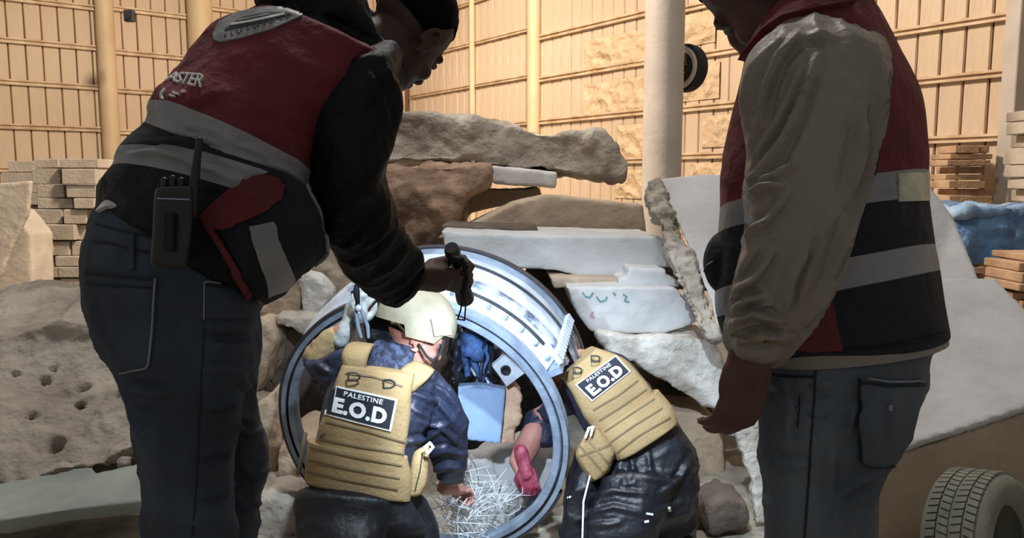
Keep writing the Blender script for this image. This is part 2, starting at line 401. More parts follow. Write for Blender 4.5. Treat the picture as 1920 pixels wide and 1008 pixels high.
# ================================================================== SETTING
def floor_h(x, y):
    z = 0.2
    g = max(0, min(1, (y - 1.75) / 0.5)); z = 0.36 * (1 - g) + 0.18 * g
    hol = math.exp(-((x - 0.40) / 1.25) ** 4 - ((y - 3.3) / 1.15) ** 4); z = z * (1 - hol) + 0.0 * hol
    return z
vs = []; fs = []; nx = 150; ny = 150
xs = [-16 + 34 * (i / (nx - 1)) for i in range(nx)]
xs = [ (abs(t) ** 1.7) * (18 if t > 0 else -18) for t in [-1 + 2 * i / (nx - 1) for i in range(nx)]]
ys = [-1.5 + 26 * (j / (ny - 1)) ** 1.8 for j in range(ny)]
for y in ys:
    for x in xs: vs.append(V((x, y, floor_h(x, y) + 0.035 * noise.fractal(V((x * 2.3, y * 2.3, 0)), 1, 2, 4) * min(1.0, 3 / max(1, y * .4)))))
for j in range(ny - 1):
    for i in range(nx - 1): a = j * nx + i; fs.append([a, a + 1, a + nx + 1, a + nx])
build(MB().add(vs, fs), 'floor', M['sand'], kind='structure')
# walls: corner and directions
CO = P(765, 340, 20.0); CO.z = 0.15
DL = V((-0.80, -0.60, 0)); DR = V((0.60, -0.80, 0))
WALLX = 1
def wall_s(D, px, py=340):
    """distance along the wall from the corner, and height, where the sight line through a pixel meets it"""
    n = V((-D.y, D.x, 0)); r = P(px, py, 1) - CAM; t = (CO - CAM).dot(n) / r.dot(n); q = CAM + r * t
    return (q - CO).dot(D), q.z
H = 8.0
def wall(name, D, length, inn):
    back = MB(); p0 = CO - inn * 0.12 - D * .3; p1 = p0 + D * (length + .3)
    back.prism([p0, p1, p1 - inn * .12, p0 - inn * .12], (0, 0, H))
    wo = build(back, name, M['panelback'], smooth=False, kind='structure')
    w_ = 0.285; base = MB()
    prof = [(0.004, 0), (0.016, 0.022), (w_ - .024, 0.022), (w_ - .012, 0), ]
    a = [(prof[0][0], -0.02)] + prof + [(prof[-1][0], -0.02)]
    pts = [D * u + inn * v for u, v in a]; base.prism(pts, (0, 0, H - .05))
    me = base.mesh('sheet_panel', [M['panel']]); n = int(length / w_)
    for k in range(n):
        o = bpy.data.objects.new('wall_panel', me); COL.objects.link(o); o.parent = wo
        o.location = CO + D * (k * w_) - inn * (0.10 + random.uniform(-.012, .004)) - wo.location
    return wo
INL = V((0.60, -0.80, 0)); INR = V((-0.80, -0.60, 0))
WL = wall('wall_left', DL, 14, INL); WR = wall('wall_right', DR, 20, INR)
def girt(wo, D, inn, pxa, pxb, pxr, pyr, h=0.10):
    s0 = wall_s(D, pxa)[0]; s1 = wall_s(D, pxb)[0]; z = wall_s(D, pxr, pyr)[1]
    if s0 > s1: s0, s1 = s1, s0
    mb = MB()
    prof = [(0, -h / 2), (.09, -h / 2), (.09, -h / 2 + .03), (.05, -h / 2 + .035), (.05, h / 2 - .035), (.09, h / 2 - .03), (.09, h / 2), (0, h / 2)]
    a = [CO + D * s0 - inn * .09 + inn * u + V((0, 0, z - CO.z + v)) for u, v in prof]
    mb.prism(a, D * (s1 - s0)); build(mb, 'wall_rail', M['girt'], wo, smooth=False)
for y in (5, 82, 158, 239, 318): girt(WL, DL, INL, -60, 214, 95, y)
for y in (24, 103, 173, 249, 325): girt(WL, DL, INL, 218, 388, 290, y)
for y in (20, 100, 178, 255): girt(WL, DL, INL, 392, 760, 440, y)
for y in (-2, 77, 158, 238): girt(WR, DR, INR, 770, 998, 900, y, .08)
for y in (48, 133, 219, 303, 385): girt(WR, DR, INR, 1002, 1238, 1105, y)
for y in (6, 100, 199, 291, 380): girt(WR, DR, INR, 1240, 1500, 1330, y)
for y in (47, 147, 261, 370): girt(WR, DR, INR, 1500, 1882, 1770, y, .09)
for y in (40, 150, 260): girt(WR, DR, INR, 1884, 2010, 1900, y)
# crumpled insulation sprayed between the rails
for (pa, pb, ya, yb) in ((1090, 1236, 62, 126), (1088, 1236, 148, 212), (1150, 1236, 232, 296), (1150, 1236, 318, 372), (1262, 1330, 25, 85), (1310, 1375, 215, 275), (1256, 1340, 120, 188), (1290, 1375, 305, 365)):
    s0 = wall_s(DR, pa)[0]; s1 = wall_s(DR, pb)[0]; z1 = wall_s(DR, (pa + pb) / 2, ya)[1]; z0 = wall_s(DR, (pa + pb) / 2, yb)[1]
    nx_, nz_ = 50, 36; g = []; back = []
    for j in range(nz_):
        for i in range(nx_):
            u = i / (nx_ - 1); v = j / (nz_ - 1); e = min(u, 1 - u, v, 1 - v) * 5; e = min(1, e + .25)
            q = V((u * (s1 - s0) * 3.4, v * (z1 - z0) * 3.4, pa * .1))
            h = .04 + .06 * e * (1 - abs(noise.noise(q)) * 2.2 + .35 * noise.noise(q * 3))
            g.append(CO + DR * (s0 + u * (s1 - s0)) + V((0, 0, z0 + v * (z1 - z0) - CO.z)) + INR * (max(h, 0) * .9 - .085))
    fs = [[j * nx_ + i, j * nx_ + i + 1, (j + 1) * nx_ + i + 1, (j + 1) * nx_ + i] for j in range(nz_ - 1) for i in range(nx_ - 1)]
    build(MB().add(g, fs), 'insulation_patch', M['foam'], WR)
def column(name, px, wpx, d, m, label, zt=9.0, base=0.1, sides=20, box=False):
    c = P(px, 400, d); r = wpx / 2 * d / F; t = empty(name, (c.x, c.y, base), label, 'column')
    mb = MB()
    if box:
        mt = Matrix.Translation((c.x, c.y, 0)) @ Matrix.Rotation(math.radians(box), 4, 'Z'); mb.box((0, 0, base + zt / 2), (r * 1.5, r * 1.5, zt), mt, .01)
    else: mb.tube([(c.x, c.y, base), (c.x, c.y, base + zt)], r, sides)
    build(mb, 'shaft', m, t, auto=40)
    mb = MB().box((c.x, c.y, base + .012), (r * 3, r * 3, .03), None, .004); build(mb, 'base_plate', m, t, smooth=False)
    return t
def on_wall(D, px, inn, out=.15):
    s = wall_s(D, px)[0]; q = CO + D * s + inn * out; return (q - CAM).dot(FWD)
column('steel_column', 217, 31, on_wall(DL, 217, INL, .18), M['column'], 'cream round column left of the bending man, in front of the left wall')
column('steel_column', 391, 44, on_wall(DL, 391, INL, .25), M['column'], 'wide pale column rising just behind the bending man\'s back')
column('steel_column', 1000, 25, on_wall(DR, 1000, INR, .2), M['column'], 'slim cream column on the right wall above the rock slab end')
column('steel_column', 887, 11, on_wall(DR, 887, INR, .1), M['column'], 'thinnest pale post on the wall right of the bending man\'s face')
column('steel_column', 1239, 72, 7.6, M['columng'], 'thick pale grey round column standing in the middle behind the slabs')
column('steel_column', 1884, 40, on_wall(DR, 1884, INR, .4), M['columng'], 'square pale column at the far right beside the stacked boards', box=20)
column('steel_column', 790, 30, on_wall(DR, 790, INR, .3), M['columng'], 'short seen grey white post under the bending man\'s chin', zt=2.3)
# wheel hanging on the thick column
c = P(1284, 128, 7.75); t = empty('cable_reel', c, 'dark wheel with grey rim hanging behind the thick grey column', 'wheel')
mt = frame((-.75, -.65, -.02), loc=c); mb = MB(); prof = [(.07, -.07), (.19, -.075), (.235, -.06), (.24, 0), (.235, .06), (.19, .075), (.07, .07)]
def lathe(mb, prof, mt, n=40, closed=True):
    rg = [[mt @ V((r * math.cos(a), y, r * math.sin(a))) for r, y in prof] for a in [2 * math.pi * i / n for i in range(n)]]
    k = len(prof); vs = [p for q in rg for p in q]; fs = []
    for i in range(n):
        for j in range(k if closed else k - 1): fs.append([i * k + j, ((i + 1) % n) * k + j, ((i + 1) % n) * k + (j + 1) % k, i * k + (j + 1) % k])
    return mb.add(vs, fs)
lathe(mb, prof, mt); build(mb, 'wheel_body', M['tyred'], t, auto=40)
mb = MB(); lathe(mb, [(.15, .074), (.2, .1), (.21, .085), (.16, .06)], mt); build(mb, 'rim_band', M['columng'], t, auto=40)
mb = MB(); lathe(mb, [(.15, -.074), (.2, -.1), (.21, -.085), (.16, -.06)], mt); build(mb, 'rim_band', M['columng'], t, auto=40)
mb = MB().tube([mt @ V((0, -.12, 0)), mt @ V((0, .22, 0))], .04, 16); build(mb, 'axle', M['steeld'], t)
c = P(243, 30, 13.6); mb = MB().box(c, (.16, .12, .2), None, .01); mb.tube([c + V((0, -.05, 0)), c + V((.02, -.16, -.03))], .05, 12)
build(mb, 'wall_lamp', M['steeld'], auto=40, label='small metal lamp box fixed beside the cream round column', cat='lamp')
# ================================================================== STACKS IN THE BACKGROUND
def stack(px0, px1, ytop, ybot, d, label, group, m, hpx, lens=(40, 80), ragged=8, name='stone_block', depth=0.5, rot=0.0):
    y = ybot
    while y > ytop:
        h = hpx * random.uniform(.75, 1.25); x = px0 + random.uniform(-ragged, ragged)
        while x < px1 - 6:
            L_ = random.uniform(*lens); x2 = min(x + L_, px1 + random.uniform(-ragged, ragged))
            if px1 - x2 < lens[0] * .4: x2 = px1 + random.uniform(-ragged, ragged)
            dd = d + random.uniform(-.08, .08); a = P(x + 1, y, dd); b = P(x2 - 1, y - h + 1, dd); hh = max(b.z - a.z, .01)
            mt = Matrix.Translation(((a.x + b.x) / 2, a.y + depth / 2, a.z + hh / 2)) @ Matrix.Rotation(random.uniform(-.04, .04) + rot, 4, 'Z')
            mb = MB().box((0, 0, 0), (abs(b.x - a.x) * random.uniform(.96, 1.0), depth, hh - .004), mt, .006)
            build(mb, name, m, smooth=False, label=label, cat='stone block', group=group, disp=dict(amp=.004, scale=5)); x = x2
        y -= h
stack(62, 182, 300, 549, 8.6, 'pale cut stone block in the pile left of the bending man', 'cut blocks stacked by the left wall', M['slab'], 25, (38, 75))
stack(10, 150, 316, 545, 9.6, 'low flat slab lying behind the pile of cut blocks at left', 'flat slabs behind the left pile', M['slab'], 22, (70, 120))
stack(1778, 1850, 276, 556, 8.6, 'tan board in the ragged pile before the far right column', 'tan boards piled behind the blue bales', M['slabw'], 13, (60, 100), 14, 'stacked_board', depth=.4)
stack(1932, 2060, 208, 606, 7.2, 'pale block in the tall pile at the far right edge', 'blocks at the right edge', M['slab'], 27, (60, 110), 9, depth=.35)
stack(1905, 2060, 478, 645, 5.2, 'tan slab in the low pile in front of the blue bales', 'slabs in front of the blue bales', M['slabw'], 20, (80, 160), 22, depth=.4)
rock('board_leaning', [(-40, 346), (58, 338), (52, 400), (18, 470), (0, 520), (-40, 530)], 7.6, .06, M['slab'], 'thin pale board leaning at the left edge of the photo', 'board', .02, .006)
rock('stone_block', [(-60, 395), (22, 392), (58, 440), (62, 566), (-60, 572)], 7.95, .4, M['slab'], 'tall pale block below the leaning board at the left edge', 'stone block', .03, .006)
for lab, pts, d in (('big blue wrapped bale behind the leaning white slab', [(1790, 402), (1812, 390), (1850, 386), (1895, 392), (1900, 440), (1880, 495), (1815, 500), (1795, 470)], 6.2),
                    ('blue wrapped bale at the right edge behind the tan slabs', [(1880, 392), (1925, 384), (2010, 384), (2010, 480), (1905, 490), (1876, 440)], 6.6)):
    t = empty('wrapped_bale', P(pts[0][0], 520, d), lab, 'bale')
    rock('bale_wrap', pts, d, .7, M['blue'], None, None, .035, .07, 2.6, parent=t)
    top = [(x, min(y, 402)) for x, y in pts[:4]] + [(pts[3][0] - 3, 404), (pts[0][0] + 8, 408)]
    rock('pale_cover', top, d - .02, .6, M['bluew'], None, None, .03, .05, 4, parent=t)  # paler cap over the top of the bale
# ================================================================== SLAB HEAP IN THE MIDDLE
rock('rough_slab', [(640, 228), (722, 208), (800, 212), (900, 226), (985, 238), (1040, 252), (1085, 246), (1128, 250), (1162, 272), (1176, 300), (1166, 336), (1100, 330), (1045, 322), (980, 318), (900, 308), (800, 305), (640, 306)], 5.6, 1.3, M['stone'],
     'thick rough grey slab overhanging at the top of the heap', 'stone slab', .025, .08, 2.2, amp2=.014)
rock('stone_block', [(918, 309), (1046, 322), (1043, 352), (922, 344)], 5.5, .5, M['white'], 'small white block wedged under the overhanging rough slab', 'stone block', .02, .012)
rock('stone_block', [(640, 308), (918, 310), (912, 346), (868, 372), (862, 440), (850, 480), (640, 490)], 5.3, .5, M['stoneb'], 'brown stained block under the left half of the rough slab', 'stone block', .025, .07, 3, amp2=.012)
rock('stone_block', [(860, 352), (1010, 352), (1016, 372), (880, 400), (850, 440), (840, 400)], 5.85, .4, M['beige'], 'beige wedge stone between the brown block and the flat slabs', 'stone block', .02, .02)
rock('stone_slab', [(820, 446), (905, 408), (965, 380), (1020, 366), (1205, 384), (1214, 446)], 5.0, .5, M['beige'], 'grey beige slab with a slanted top left side, below the small white block', 'stone slab', .02, .015, amp2=.003)
rock('stone_slab', [(828, 421), (900, 424), (1010, 428), (1010, 436), (828, 432)], 4.5, .5, M['rubbled'], 'thin dark slab lying on the long white slab', 'stone slab', .012, .004)
rock('white_slab', [(826, 432), (960, 438), (1240, 444), (1262, 500), (1180, 502), (1172, 516), (1090, 520), (1040, 506), (840, 500)], 4.2, .7, M['white'], 'long white slab behind the top of the metal casing', 'stone slab', .016, .008, amp2=.002)
rock('stone_slab', [(1030, 518), (1165, 520), (1168, 538), (1040, 540)], 4.1, .6, M['beige'], 'thin beige slab between the long slab and the marked slab', 'stone slab', .012, .006)
rock('white_slab', [(1178, 501), (1248, 504), (1250, 520), (1272, 524), (1275, 538), (1160, 538), (1160, 520), (1176, 519)], 4.0, .5, M['white'], 'stepped small white slab above the marked slab', 'stone slab', .012, .004)
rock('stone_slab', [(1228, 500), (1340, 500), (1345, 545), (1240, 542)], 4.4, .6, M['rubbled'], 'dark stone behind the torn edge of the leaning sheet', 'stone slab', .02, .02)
rock('stone_block', [(985, 502), (1120, 510), (1150, 660), (1230, 720), (1230, 800), (1060, 760), (1000, 600)], 4.55, .12, M['rubbled'], 'dark filler for the shaded gap between the metal casing and the marked slab', 'stone block', .02, .02)  # added dark piece standing in for shade between casing and slab
fs_ = rock('marked_slab', [(1062, 538), (1180, 537), (1270, 540), (1300, 575), (1306, 605), (1260, 622), (1235, 628), (1110, 620), (1085, 590)], 3.9, .8, M['white'], 'white slab with faint green and pink marker scribbles', 'stone slab', .014, .014, amp2=.004)
tf = bvh(fs_)
hit.last = 3.9
for pts in ([(1092, 548), (1098, 556), (1106, 558), (1112, 548)], [(1118, 556), (1126, 566), (1136, 562), (1138, 556)], [(1168, 552), (1176, 556), (1170, 564), (1180, 566)], [(1150, 548), (1154, 554)]):
    strip('scribble', pts, 3.5, tf, M['green_mark'], fs_, .003, .004, 10)
strip('scribble', [(1112, 584), (1106, 592), (1114, 596), (1108, 588)], 3.5, tf, M['pink_mark'], fs_, .003, .004, 10, label='pink scribble')
rock('plaster_sack', [(1118, 624), (1200, 632), (1300, 634), (1345, 640), (1362, 700), (1368, 764), (1315, 766), (1290, 748), (1240, 712), (1215, 700), (1190, 680), (1140, 664)], 3.8, .8, M['whiter'], 'lumpy white plaster slab drooping under the marked slab', 'stone slab', .016, .035, 3.5, amp2=.006)
rock('stone_slab', [(1130, 655), (1215, 690), (1300, 745), (1320, 772), (1200, 765), (1130, 700)], 4.2, .6, M['rubbled'], 'dark stone in the gap behind the right kneeling man\'s vest', 'stone slab', .02, .02)  # dark stone colour stands in for the shade of this gap
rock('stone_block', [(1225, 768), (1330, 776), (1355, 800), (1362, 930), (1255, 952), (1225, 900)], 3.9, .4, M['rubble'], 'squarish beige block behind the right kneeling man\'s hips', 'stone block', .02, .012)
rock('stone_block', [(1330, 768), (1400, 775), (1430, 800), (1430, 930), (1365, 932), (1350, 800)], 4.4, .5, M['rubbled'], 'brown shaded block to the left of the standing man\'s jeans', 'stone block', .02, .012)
rock('white_piece', [(1345, 782), (1392, 780), (1400, 826), (1362, 816)], 3.7, .1, M['white'], 'small torn white piece hanging above the brown shaded block', 'fragment', .01, .006)
rock('plastic_sheet', [(1374, 770), (1440, 770), (1446, 985), (1415, 985), (1412, 900), (1392, 850)], 3.3, .05, M['plastic'], 'crumpled milky plastic strip hanging behind the standing man\'s hand', 'plastic sheet', .012, .03, 5)
rock('rubble_stone', [(1330, 950), (1360, 930), (1400, 938), (1415, 975), (1400, 1000), (1330, 1000)], 3.25, .2, M['rubbled'], 'dark stone on the ground left of the standing man\'s legs', 'stone', .02, .03)
rock('rubble_stone', [(1280, 955), (1320, 945), (1335, 990), (1320, 1000), (1280, 1000)], 3.35, .2, M['rubbled'], 'dark stone on the ground behind the right bending man', 'stone', .02, .03)
# leaning sheet with torn edge
t = empty('leaning_sheet', P(1330, 640, 3.6), 'tall pale sheet leaning between the grey column and the standing man', 'board')
rock('sheet_face', [(1232, 336, 4.3), (1320, 326, 4.3), (1420, 328, 4.3), (1430, 640, 3.6), (1345, 636, 3.6), (1330, 560, 3.75), (1285, 450, 4.0)], 4, .05, M['white'], None, None, .012, .004, 3, vec=(.02, .05, 0), amp2=.001, parent=t)
rock('torn_edge', [(1208, 362, 4.25), (1232, 338, 4.25), (1286, 452, 3.95), (1330, 562, 3.7), (1350, 640, 3.55), (1322, 632, 3.55), (1302, 590, 3.6), (1262, 505, 3.8), (1248, 450, 3.95)], 4, .1, M['stone'], None, None, .014, .045, 7, vec=(.02, .12, 0), amp2=.012, parent=t)
# right: leaning white slab, great white block
rock('white_slab', [(1700, 330, 4.4), (1742, 345, 4.4), (1790, 410, 4.3), (1836, 526, 3.9), (1700, 640, 3.6), (1600, 560, 3.8)], 4, .1, M['white'], 'slanting white slab right of the standing man\'s back', 'stone slab', .018, .006, vec=(.05, .12, 0), amp2=.001)
t = empty('white_block', P(1800, 900, 3.2), 'great pale block with smooth sloping white top at the right', 'stone block')
rock('block_top', [(1560, 524, 3.9), (1866, 520, 3.9), (2060, 720, 3.2), (1700, 838, 2.95), (1560, 880, 2.9)], 3, 1, M['white'], None, None, .016, .004, 3, vec=(0, .05, -.05), amp2=.002, parent=t)
rock('block_side', [(1560, 890, 2.92), (1700, 846, 2.97), (2060, 728, 3.22), (2040, 700, 3.9), (1560, 700, 3.9)], 3, 1, M['beige'], None, None, .02, .008, 3, vec=(0, .08, -1.1), amp2=.002, parent=t)  # white top and darker beige side put the light on the top into colour
# tyre
def tyre(c, axis, R, W):
    t = empty('tyre', (c.x, c.y, c.z - R), 'dusty car tyre leaning against the great pale block', 'tyre'); mt = frame(axis, loc=c)
    mb = MB(); h = W / 2
    prof = [(R * .60, -h * .75), (R * .68, -h * .98), (R * .82, -h * 1.04), (R * .94, -h * .93), (R * .985, -h * .72), (R, 0), (R * .985, h * .72), (R * .94, h * .93), (R * .82, h * 1.04), (R * .68, h * .98), (R * .60, h * .75), (R * .64, h * .6), (R * .88, h * .5), (R * .88, -h * .5), (R * .64, -h * .6)]
    lathe(mb, prof, mt, 72); build(mb, 'sidewall', [M['tyre']], t, auto=50)
    mb = MB(); N = 64
    for i in range(N):
        a = 2 * math.pi * i / N
        for (y0, y1, sk) in ((-.74, -.42, .3), (-.36, -.04, -.3), (.04, .36, .3), (.42, .74, -.3)):
            pts = []
            for (yy, da) in ((y0, 0), (y1, sk), (y1, sk + .78), (y0, .78)):
                aa = a + da * 2 * math.pi / N; pts.append((aa, yy * h))
            lo = [mt @ V((R * .975 * math.cos(q), y, R * .975 * math.sin(q))) for q, y in pts]; hi = [mt @ V((R * 1.018 * math.cos(q), y, R * 1.018 * math.sin(q))) for q, y in pts]
            mb.rings([lo, hi])
    build(mb, 'tread', M['tyre'], t, smooth=False, kind='stuff')
tyre(P(1842, 1030, 2.62), (.62, -.78, .18), .262, .2)
# ================================================================== LEFT FOREGROUND ROCKS
rock('boulder', [(-200, 640, 3.6), (0, 628, 3.6), (60, 612, 3.6), (130, 598, 3.6), (190, 612, 3.6), (255, 640, 3.6), (285, 852, 3.1), (245, 866, 3.1), (150, 886, 3.1), (0, 914, 3.1), (-200, 950, 3.1)], 3, 1, M['stone'],
     'big pitted grey rock at the left behind the bending man\'s legs', 'rock', .014, .06, 1.8, vec=(0, 1.0, .12), amp2=.012)
bo = [o for o in COL.objects if o.name == 'boulder'][0]; tb = bvh(bo); hit.last = 3.3
for (x, y, r) in ((105, 835, 12), (157, 727, 9), (28, 700, 6), (85, 712, 7), (150, 760, 6), (60, 780, 5), (100, 690, 5), (220, 740, 6)):
    h, n = hit(tb, x, y); rr = r * 1.5 * 3.3 / F; dp = rr * 2.6
    for v in bo.data.vertices:
        q = v.co + bo.location - h; q = q - n * q.dot(n) * .6
        if q.length < rr: v.co -= n * (dp * (1 - (q.length / rr) ** 3))
rock('flat_board', [(-120, 960, 2.65), (-120, 925, 2.98), (170, 872, 3.03), (182, 884, 3.0), (300, 860, 3.03), (330, 930, 2.8), (120, 955, 2.7), (0, 975, 2.62)], 3, 1, M['sheetgreen'], 'pale green flat board on the ground before the pitted rock', 'board', .012, .004, 3, vec=(0, .02, -.06), amp2=.001)
# rubble between the bending man's legs and the ring
RB = [('salmon lit rubble wedge beneath the bending man\'s forearm', [(560, 500), (640, 420), (720, 440), (720, 545), (682, 552), (668, 586), (640, 560), (600, 540)], 4.15, 'beige', .5),
      ('upright pale shard just right of the bending man\'s hip', [(486, 590), (520, 540), (545, 500), (572, 500), (562, 590), (556, 612), (500, 602)], 4.0, 'rubble', .15),
      ('kite shaped pale shard next to the upright shard', [(562, 505), (600, 525), (622, 555), (590, 604), (566, 588)], 3.95, 'whiter', .12),
      ('jagged pale crust lying across the brown rubble', [(505, 590), (560, 588), (640, 600), (632, 625), (596, 640), (560, 622), (520, 612)], 3.85, 'stone', .2),
      ('large brown rubble block behind the left side of the ring', [(470, 610), (560, 618), (650, 620), (700, 700), (700, 860), (560, 820), (500, 720), (470, 700)], 4.0, 'rubbled', .5),
      ('pale stone between the jeans and the left rim of the ring', [(470, 600), (500, 600), (520, 640), (500, 690), (480, 740), (450, 700)], 3.8, 'rubble', .3),
      ('pale block seen through the ring beside the vest', [(520, 840), (545, 815), (612, 820), (618, 900), (560, 920), (520, 900)], 3.5, 'rubble', .4),
      ('low stone on the ground under the left rim', [(440, 960), (500, 930), (545, 950), (560, 1000), (500, 1040), (440, 1020)], 3.0, 'stone', .3),
      ('stone with dark crack beside the bending man\'s far leg', [(478, 760), (505, 740), (520, 820), (525, 900), (500, 930), (470, 900)], 3.6, 'rubble', .3)]
for lab, pts, d, m, T in RB: rock('rubble_stone', pts, d, T, M[m], lab, 'stone', .018, .03, 4, amp2=.008)
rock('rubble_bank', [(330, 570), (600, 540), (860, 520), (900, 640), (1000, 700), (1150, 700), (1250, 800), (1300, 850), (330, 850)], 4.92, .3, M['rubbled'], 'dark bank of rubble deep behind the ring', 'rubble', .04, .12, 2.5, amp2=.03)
# ================================================================== METAL CASING
CF = P(790, 812, 2.95); CR_ = P(848, 702, 3.36); R0 = .553; R1 = .562
W_ = (CR_ - CF).normalized(); U_ = (V((1, 0, 0)) - W_ * W_.x).normalized(); N_ = U_.cross(W_).normalized()
if N_.z < 0: N_ = -N_
casing = empty('metal_casing', (CF.x, CF.y, 0), 'large open round metal casing with its torn white skin', 'casing')
def cyl(a, s, r):
    """angle degrees from the right counterclockwise, s 0 front .. 1 rear"""
    c = CF.lerp(CR_, s); q = math.radians(a); return c + U_ * (r * math.cos(q)) + N_ * (r * math.sin(q))
def sweep(name, prof, a0, a1, m, n=90, parent=None, closed=True, **kw):
    rg = [[cyl(a0 + (a1 - a0) * i / n, s, r) for s, r in prof] for i in range(n + 1)]; full = abs(a1 - a0) >= 360
    mb = MB(); k = len(prof); vs = [p for q in rg for p in q]; fs = []
    for i in range(n):
        for j in range(k): fs.append([i * k + j, (i + 1) * k + j, (i + 1) * k + (j + 1) % k, i * k + (j + 1) % k])
    if not full: fs.append(list(range(k))); fs.append([n * k + j for j in range(k)][::-1])
    mb.add(vs, fs); return build(mb, name, m, parent or casing, auto=35, **kw)
sweep('front_ring', [(-.02, R0 - .045), (-.03, R0 - .04), (-.03, R0 - .018), (-.01, R0 - .012), (-.03, R0 - .006), (-.03, R0 + .012), (.06, R0 + .014), (.06, R0 - .002), (.12, R0 - .004), (.12, R0 - .03), (.02, R0 - .045)], 0, 360, M['steel'], 120)
sweep('rubber_seal', [(-.034, R0 - .011), (-.034, R0 - .008), (-.01, R0 - .007), (-.01, R0 - .012)], 0, 360, M['blackm'], 120)
sweep('dark_lip', [(-.02, R0 + .012), (-.02, R0 + .026), (.05, R0 + .026), (.05, R0 + .012)], 95, 340, M['steeld'], 100)
sk = sweep('skin_panel', [(.05, R0 + .0), (.05, R0 + .008), (.30, R0 + .045), (.62, R0 + .045), (.98, R1 + .01), (.98, R1), (.62, R0 + .036), (.30, R0 + .036)], 33, 148, M['steelw'], 80)
sweep('skin_panel', [(.60, R0 + .035), (.60, R0 + .046), (.72, R0 + .047), (.98, R1 + .012), (.98, R1), (.72, R0 + .034)], 0, 33, M['steelr'], 30, label='scuffed lower panel')
sweep('rear_ring', [(.9, R1 - .02), (.9, R1 + .018), (1.0, R1 + .022), (1.0, R1 - .03)], -6, 150, M['steel'], 90)
sweep('rear_lip', [(1.0, R1 - .01), (1.0, R1 + .03), (1.06, R1 + .03), (1.06, R1 - .01)], 0, 150, M['steeld'], 90)
sweep('frame_band', [(.28, R0 + .03), (.28, R0 + .056), (.36, R0 + .058), (.36, R0 + .03)], 28, 120, M['steelr'], 70)
for s, a0, a1 in ((.2, 40, 118), (.66, 34, 90)):
    sweep('seam_strip', [(s, R0 + .045 if s > .25 else R0 + .032), (s, R0 + .053 if s > .25 else R0 + .042), (s + .008, R0 + .054 if s > .25 else R0 + .044), (s + .008, R0 + .04 if s > .25 else R0 + .03)], a0, a1, M['steeld'], 50)
for a in range(36, 120, 7):
    mb = MB().tube([cyl(a, .14, R0 + .01), cyl(a, .14, R0 + .034)], .008, 10, 'round'); build(mb, 'rivet', M['steel'], casing)
# toothed strip along the lower cut of the skin
mb = MB(); 
for k in range(13):
    s = .1 + .8 * k / 13; mb.rings([[cyl(a, q, R0 + .055) for a, q in ((32.5, s), (36, s), (36, s + .035), (32.5, s + .035))], [cyl(a, q, R0 + .075) for a, q in ((32.5, s), (36, s), (36, s + .035), (32.5, s + .035))]])
build(mb, 'tooth_strip', M['steelw'], casing, smooth=False)
sweep('cross_bar', [(.06, R0 + .012), (.06, R0 + .062), (.98, R1 + .03), (.98, R1 - .01)], 30, 32.4, M['steel'], 4)
# bracket plates inside and outside
def plate(name, pts, th, m, parent, holes=(), label=None):
    q = [P(*p) for p in pts]; n = (q[1] - q[0]).cross(q[-1] - q[0]).normalized()
    if n.y > 0: n = -n
    mb = MB().prism(q, -n * th); o = build(mb, name, m, parent, smooth=False, label=label)
    for (x, y, d, r) in holes:
        c = P(x, y, d); h = MB(); mt = frame(n, loc=c)
        lathe(h, [(r * .1, -.004), (r * .8, -.004), (r, .006), (r * 1.15, .001), (r * 1.15, -.006), (r * .1, -.006)], mt, 20); build(h, 'bolt_hole', M['blackm'], o)
    return o
plate('bracket_plate', [(923, 686, 2.98), (958, 655, 2.96), (996, 690, 2.99), (950, 724, 3.02)], .02, M['steelw'], casing, [(948, 694, 2.975, .017)])
plate('bracket_plate', [(1030, 608, 3.12), (1052, 620, 3.12), (1086, 664, 3.16), (1062, 672, 3.16)], .02, M['steelw'], casing, [(1052, 638, 3.115, .012)])
cc = empty('cable_bundle', P(880, 700, 3.1), 'tangle of dark and blue cables under the top of the ring', 'cables')
for k in range(26):
    x = 858 + random.uniform(0, 60); y = 600 + random.uniform(0, 30); pts = [P(x + random.uniform(-12, 12) + 5 * q * (k % 3 - 1), y + q * 24 + random.uniform(-5, 5), 3.08 + random.uniform(0, .12)) for q in range(5)]
    fine = []
    for i in range(4):
        for s in range(4):
            a, b, c, d = pts[max(i - 1, 0)], pts[i], pts[i + 1], pts[min(i + 2, 4)]; fine.append(V([cr(a[q], b[q], c[q], d[q], s / 4) for q in range(3)]))
    fine.append(pts[-1])
    mb = MB().tube(fine, random.uniform(.005, .014), 8); build(mb, 'cable', M[('blackm', 'bluecloth', 'blackm', 'nylon', 'steelw')[k % 5] if k % 10 != 9 else 'nylon'], cc)
rock('blue_cloth', [(872, 622), (892, 612), (905, 640), (900, 668), (884, 676), (868, 656)], 3.05, .06, M['bluecloth'], 'crumpled blue cloth hanging under the ring top beside the helmet', 'cloth', .008, .03, 14)
rock('dark_filler', [(845, 600), (950, 596), (1030, 650), (1052, 720), (1056, 830), (970, 850), (850, 850)], 3.95, .25, M['nylonb'], 'dark filler for the shaded hollow behind the cables inside the ring', 'filler', .012, .03, 8)  # added dark backing, stands in for the shade inside the casing
rock('grey_box', [(858, 724, 3.02), (900, 722, 3.02), (948, 730, 3.06), (944, 780, 3.06), (938, 832, 3.04), (862, 824, 3.0)], 3, .06, M['plate'], 'flat blue grey panel standing inside the ring', 'panel', .006, .001, 3, amp2=0)
rock('foam_pad', [(948, 730), (962, 716), (976, 738), (974, 790), (964, 832), (938, 834), (944, 780)], 3.1, .08, M['foamp'], 'torn tan foam pad on the right side of the blue grey panel', 'foam', .008, .015, 12)
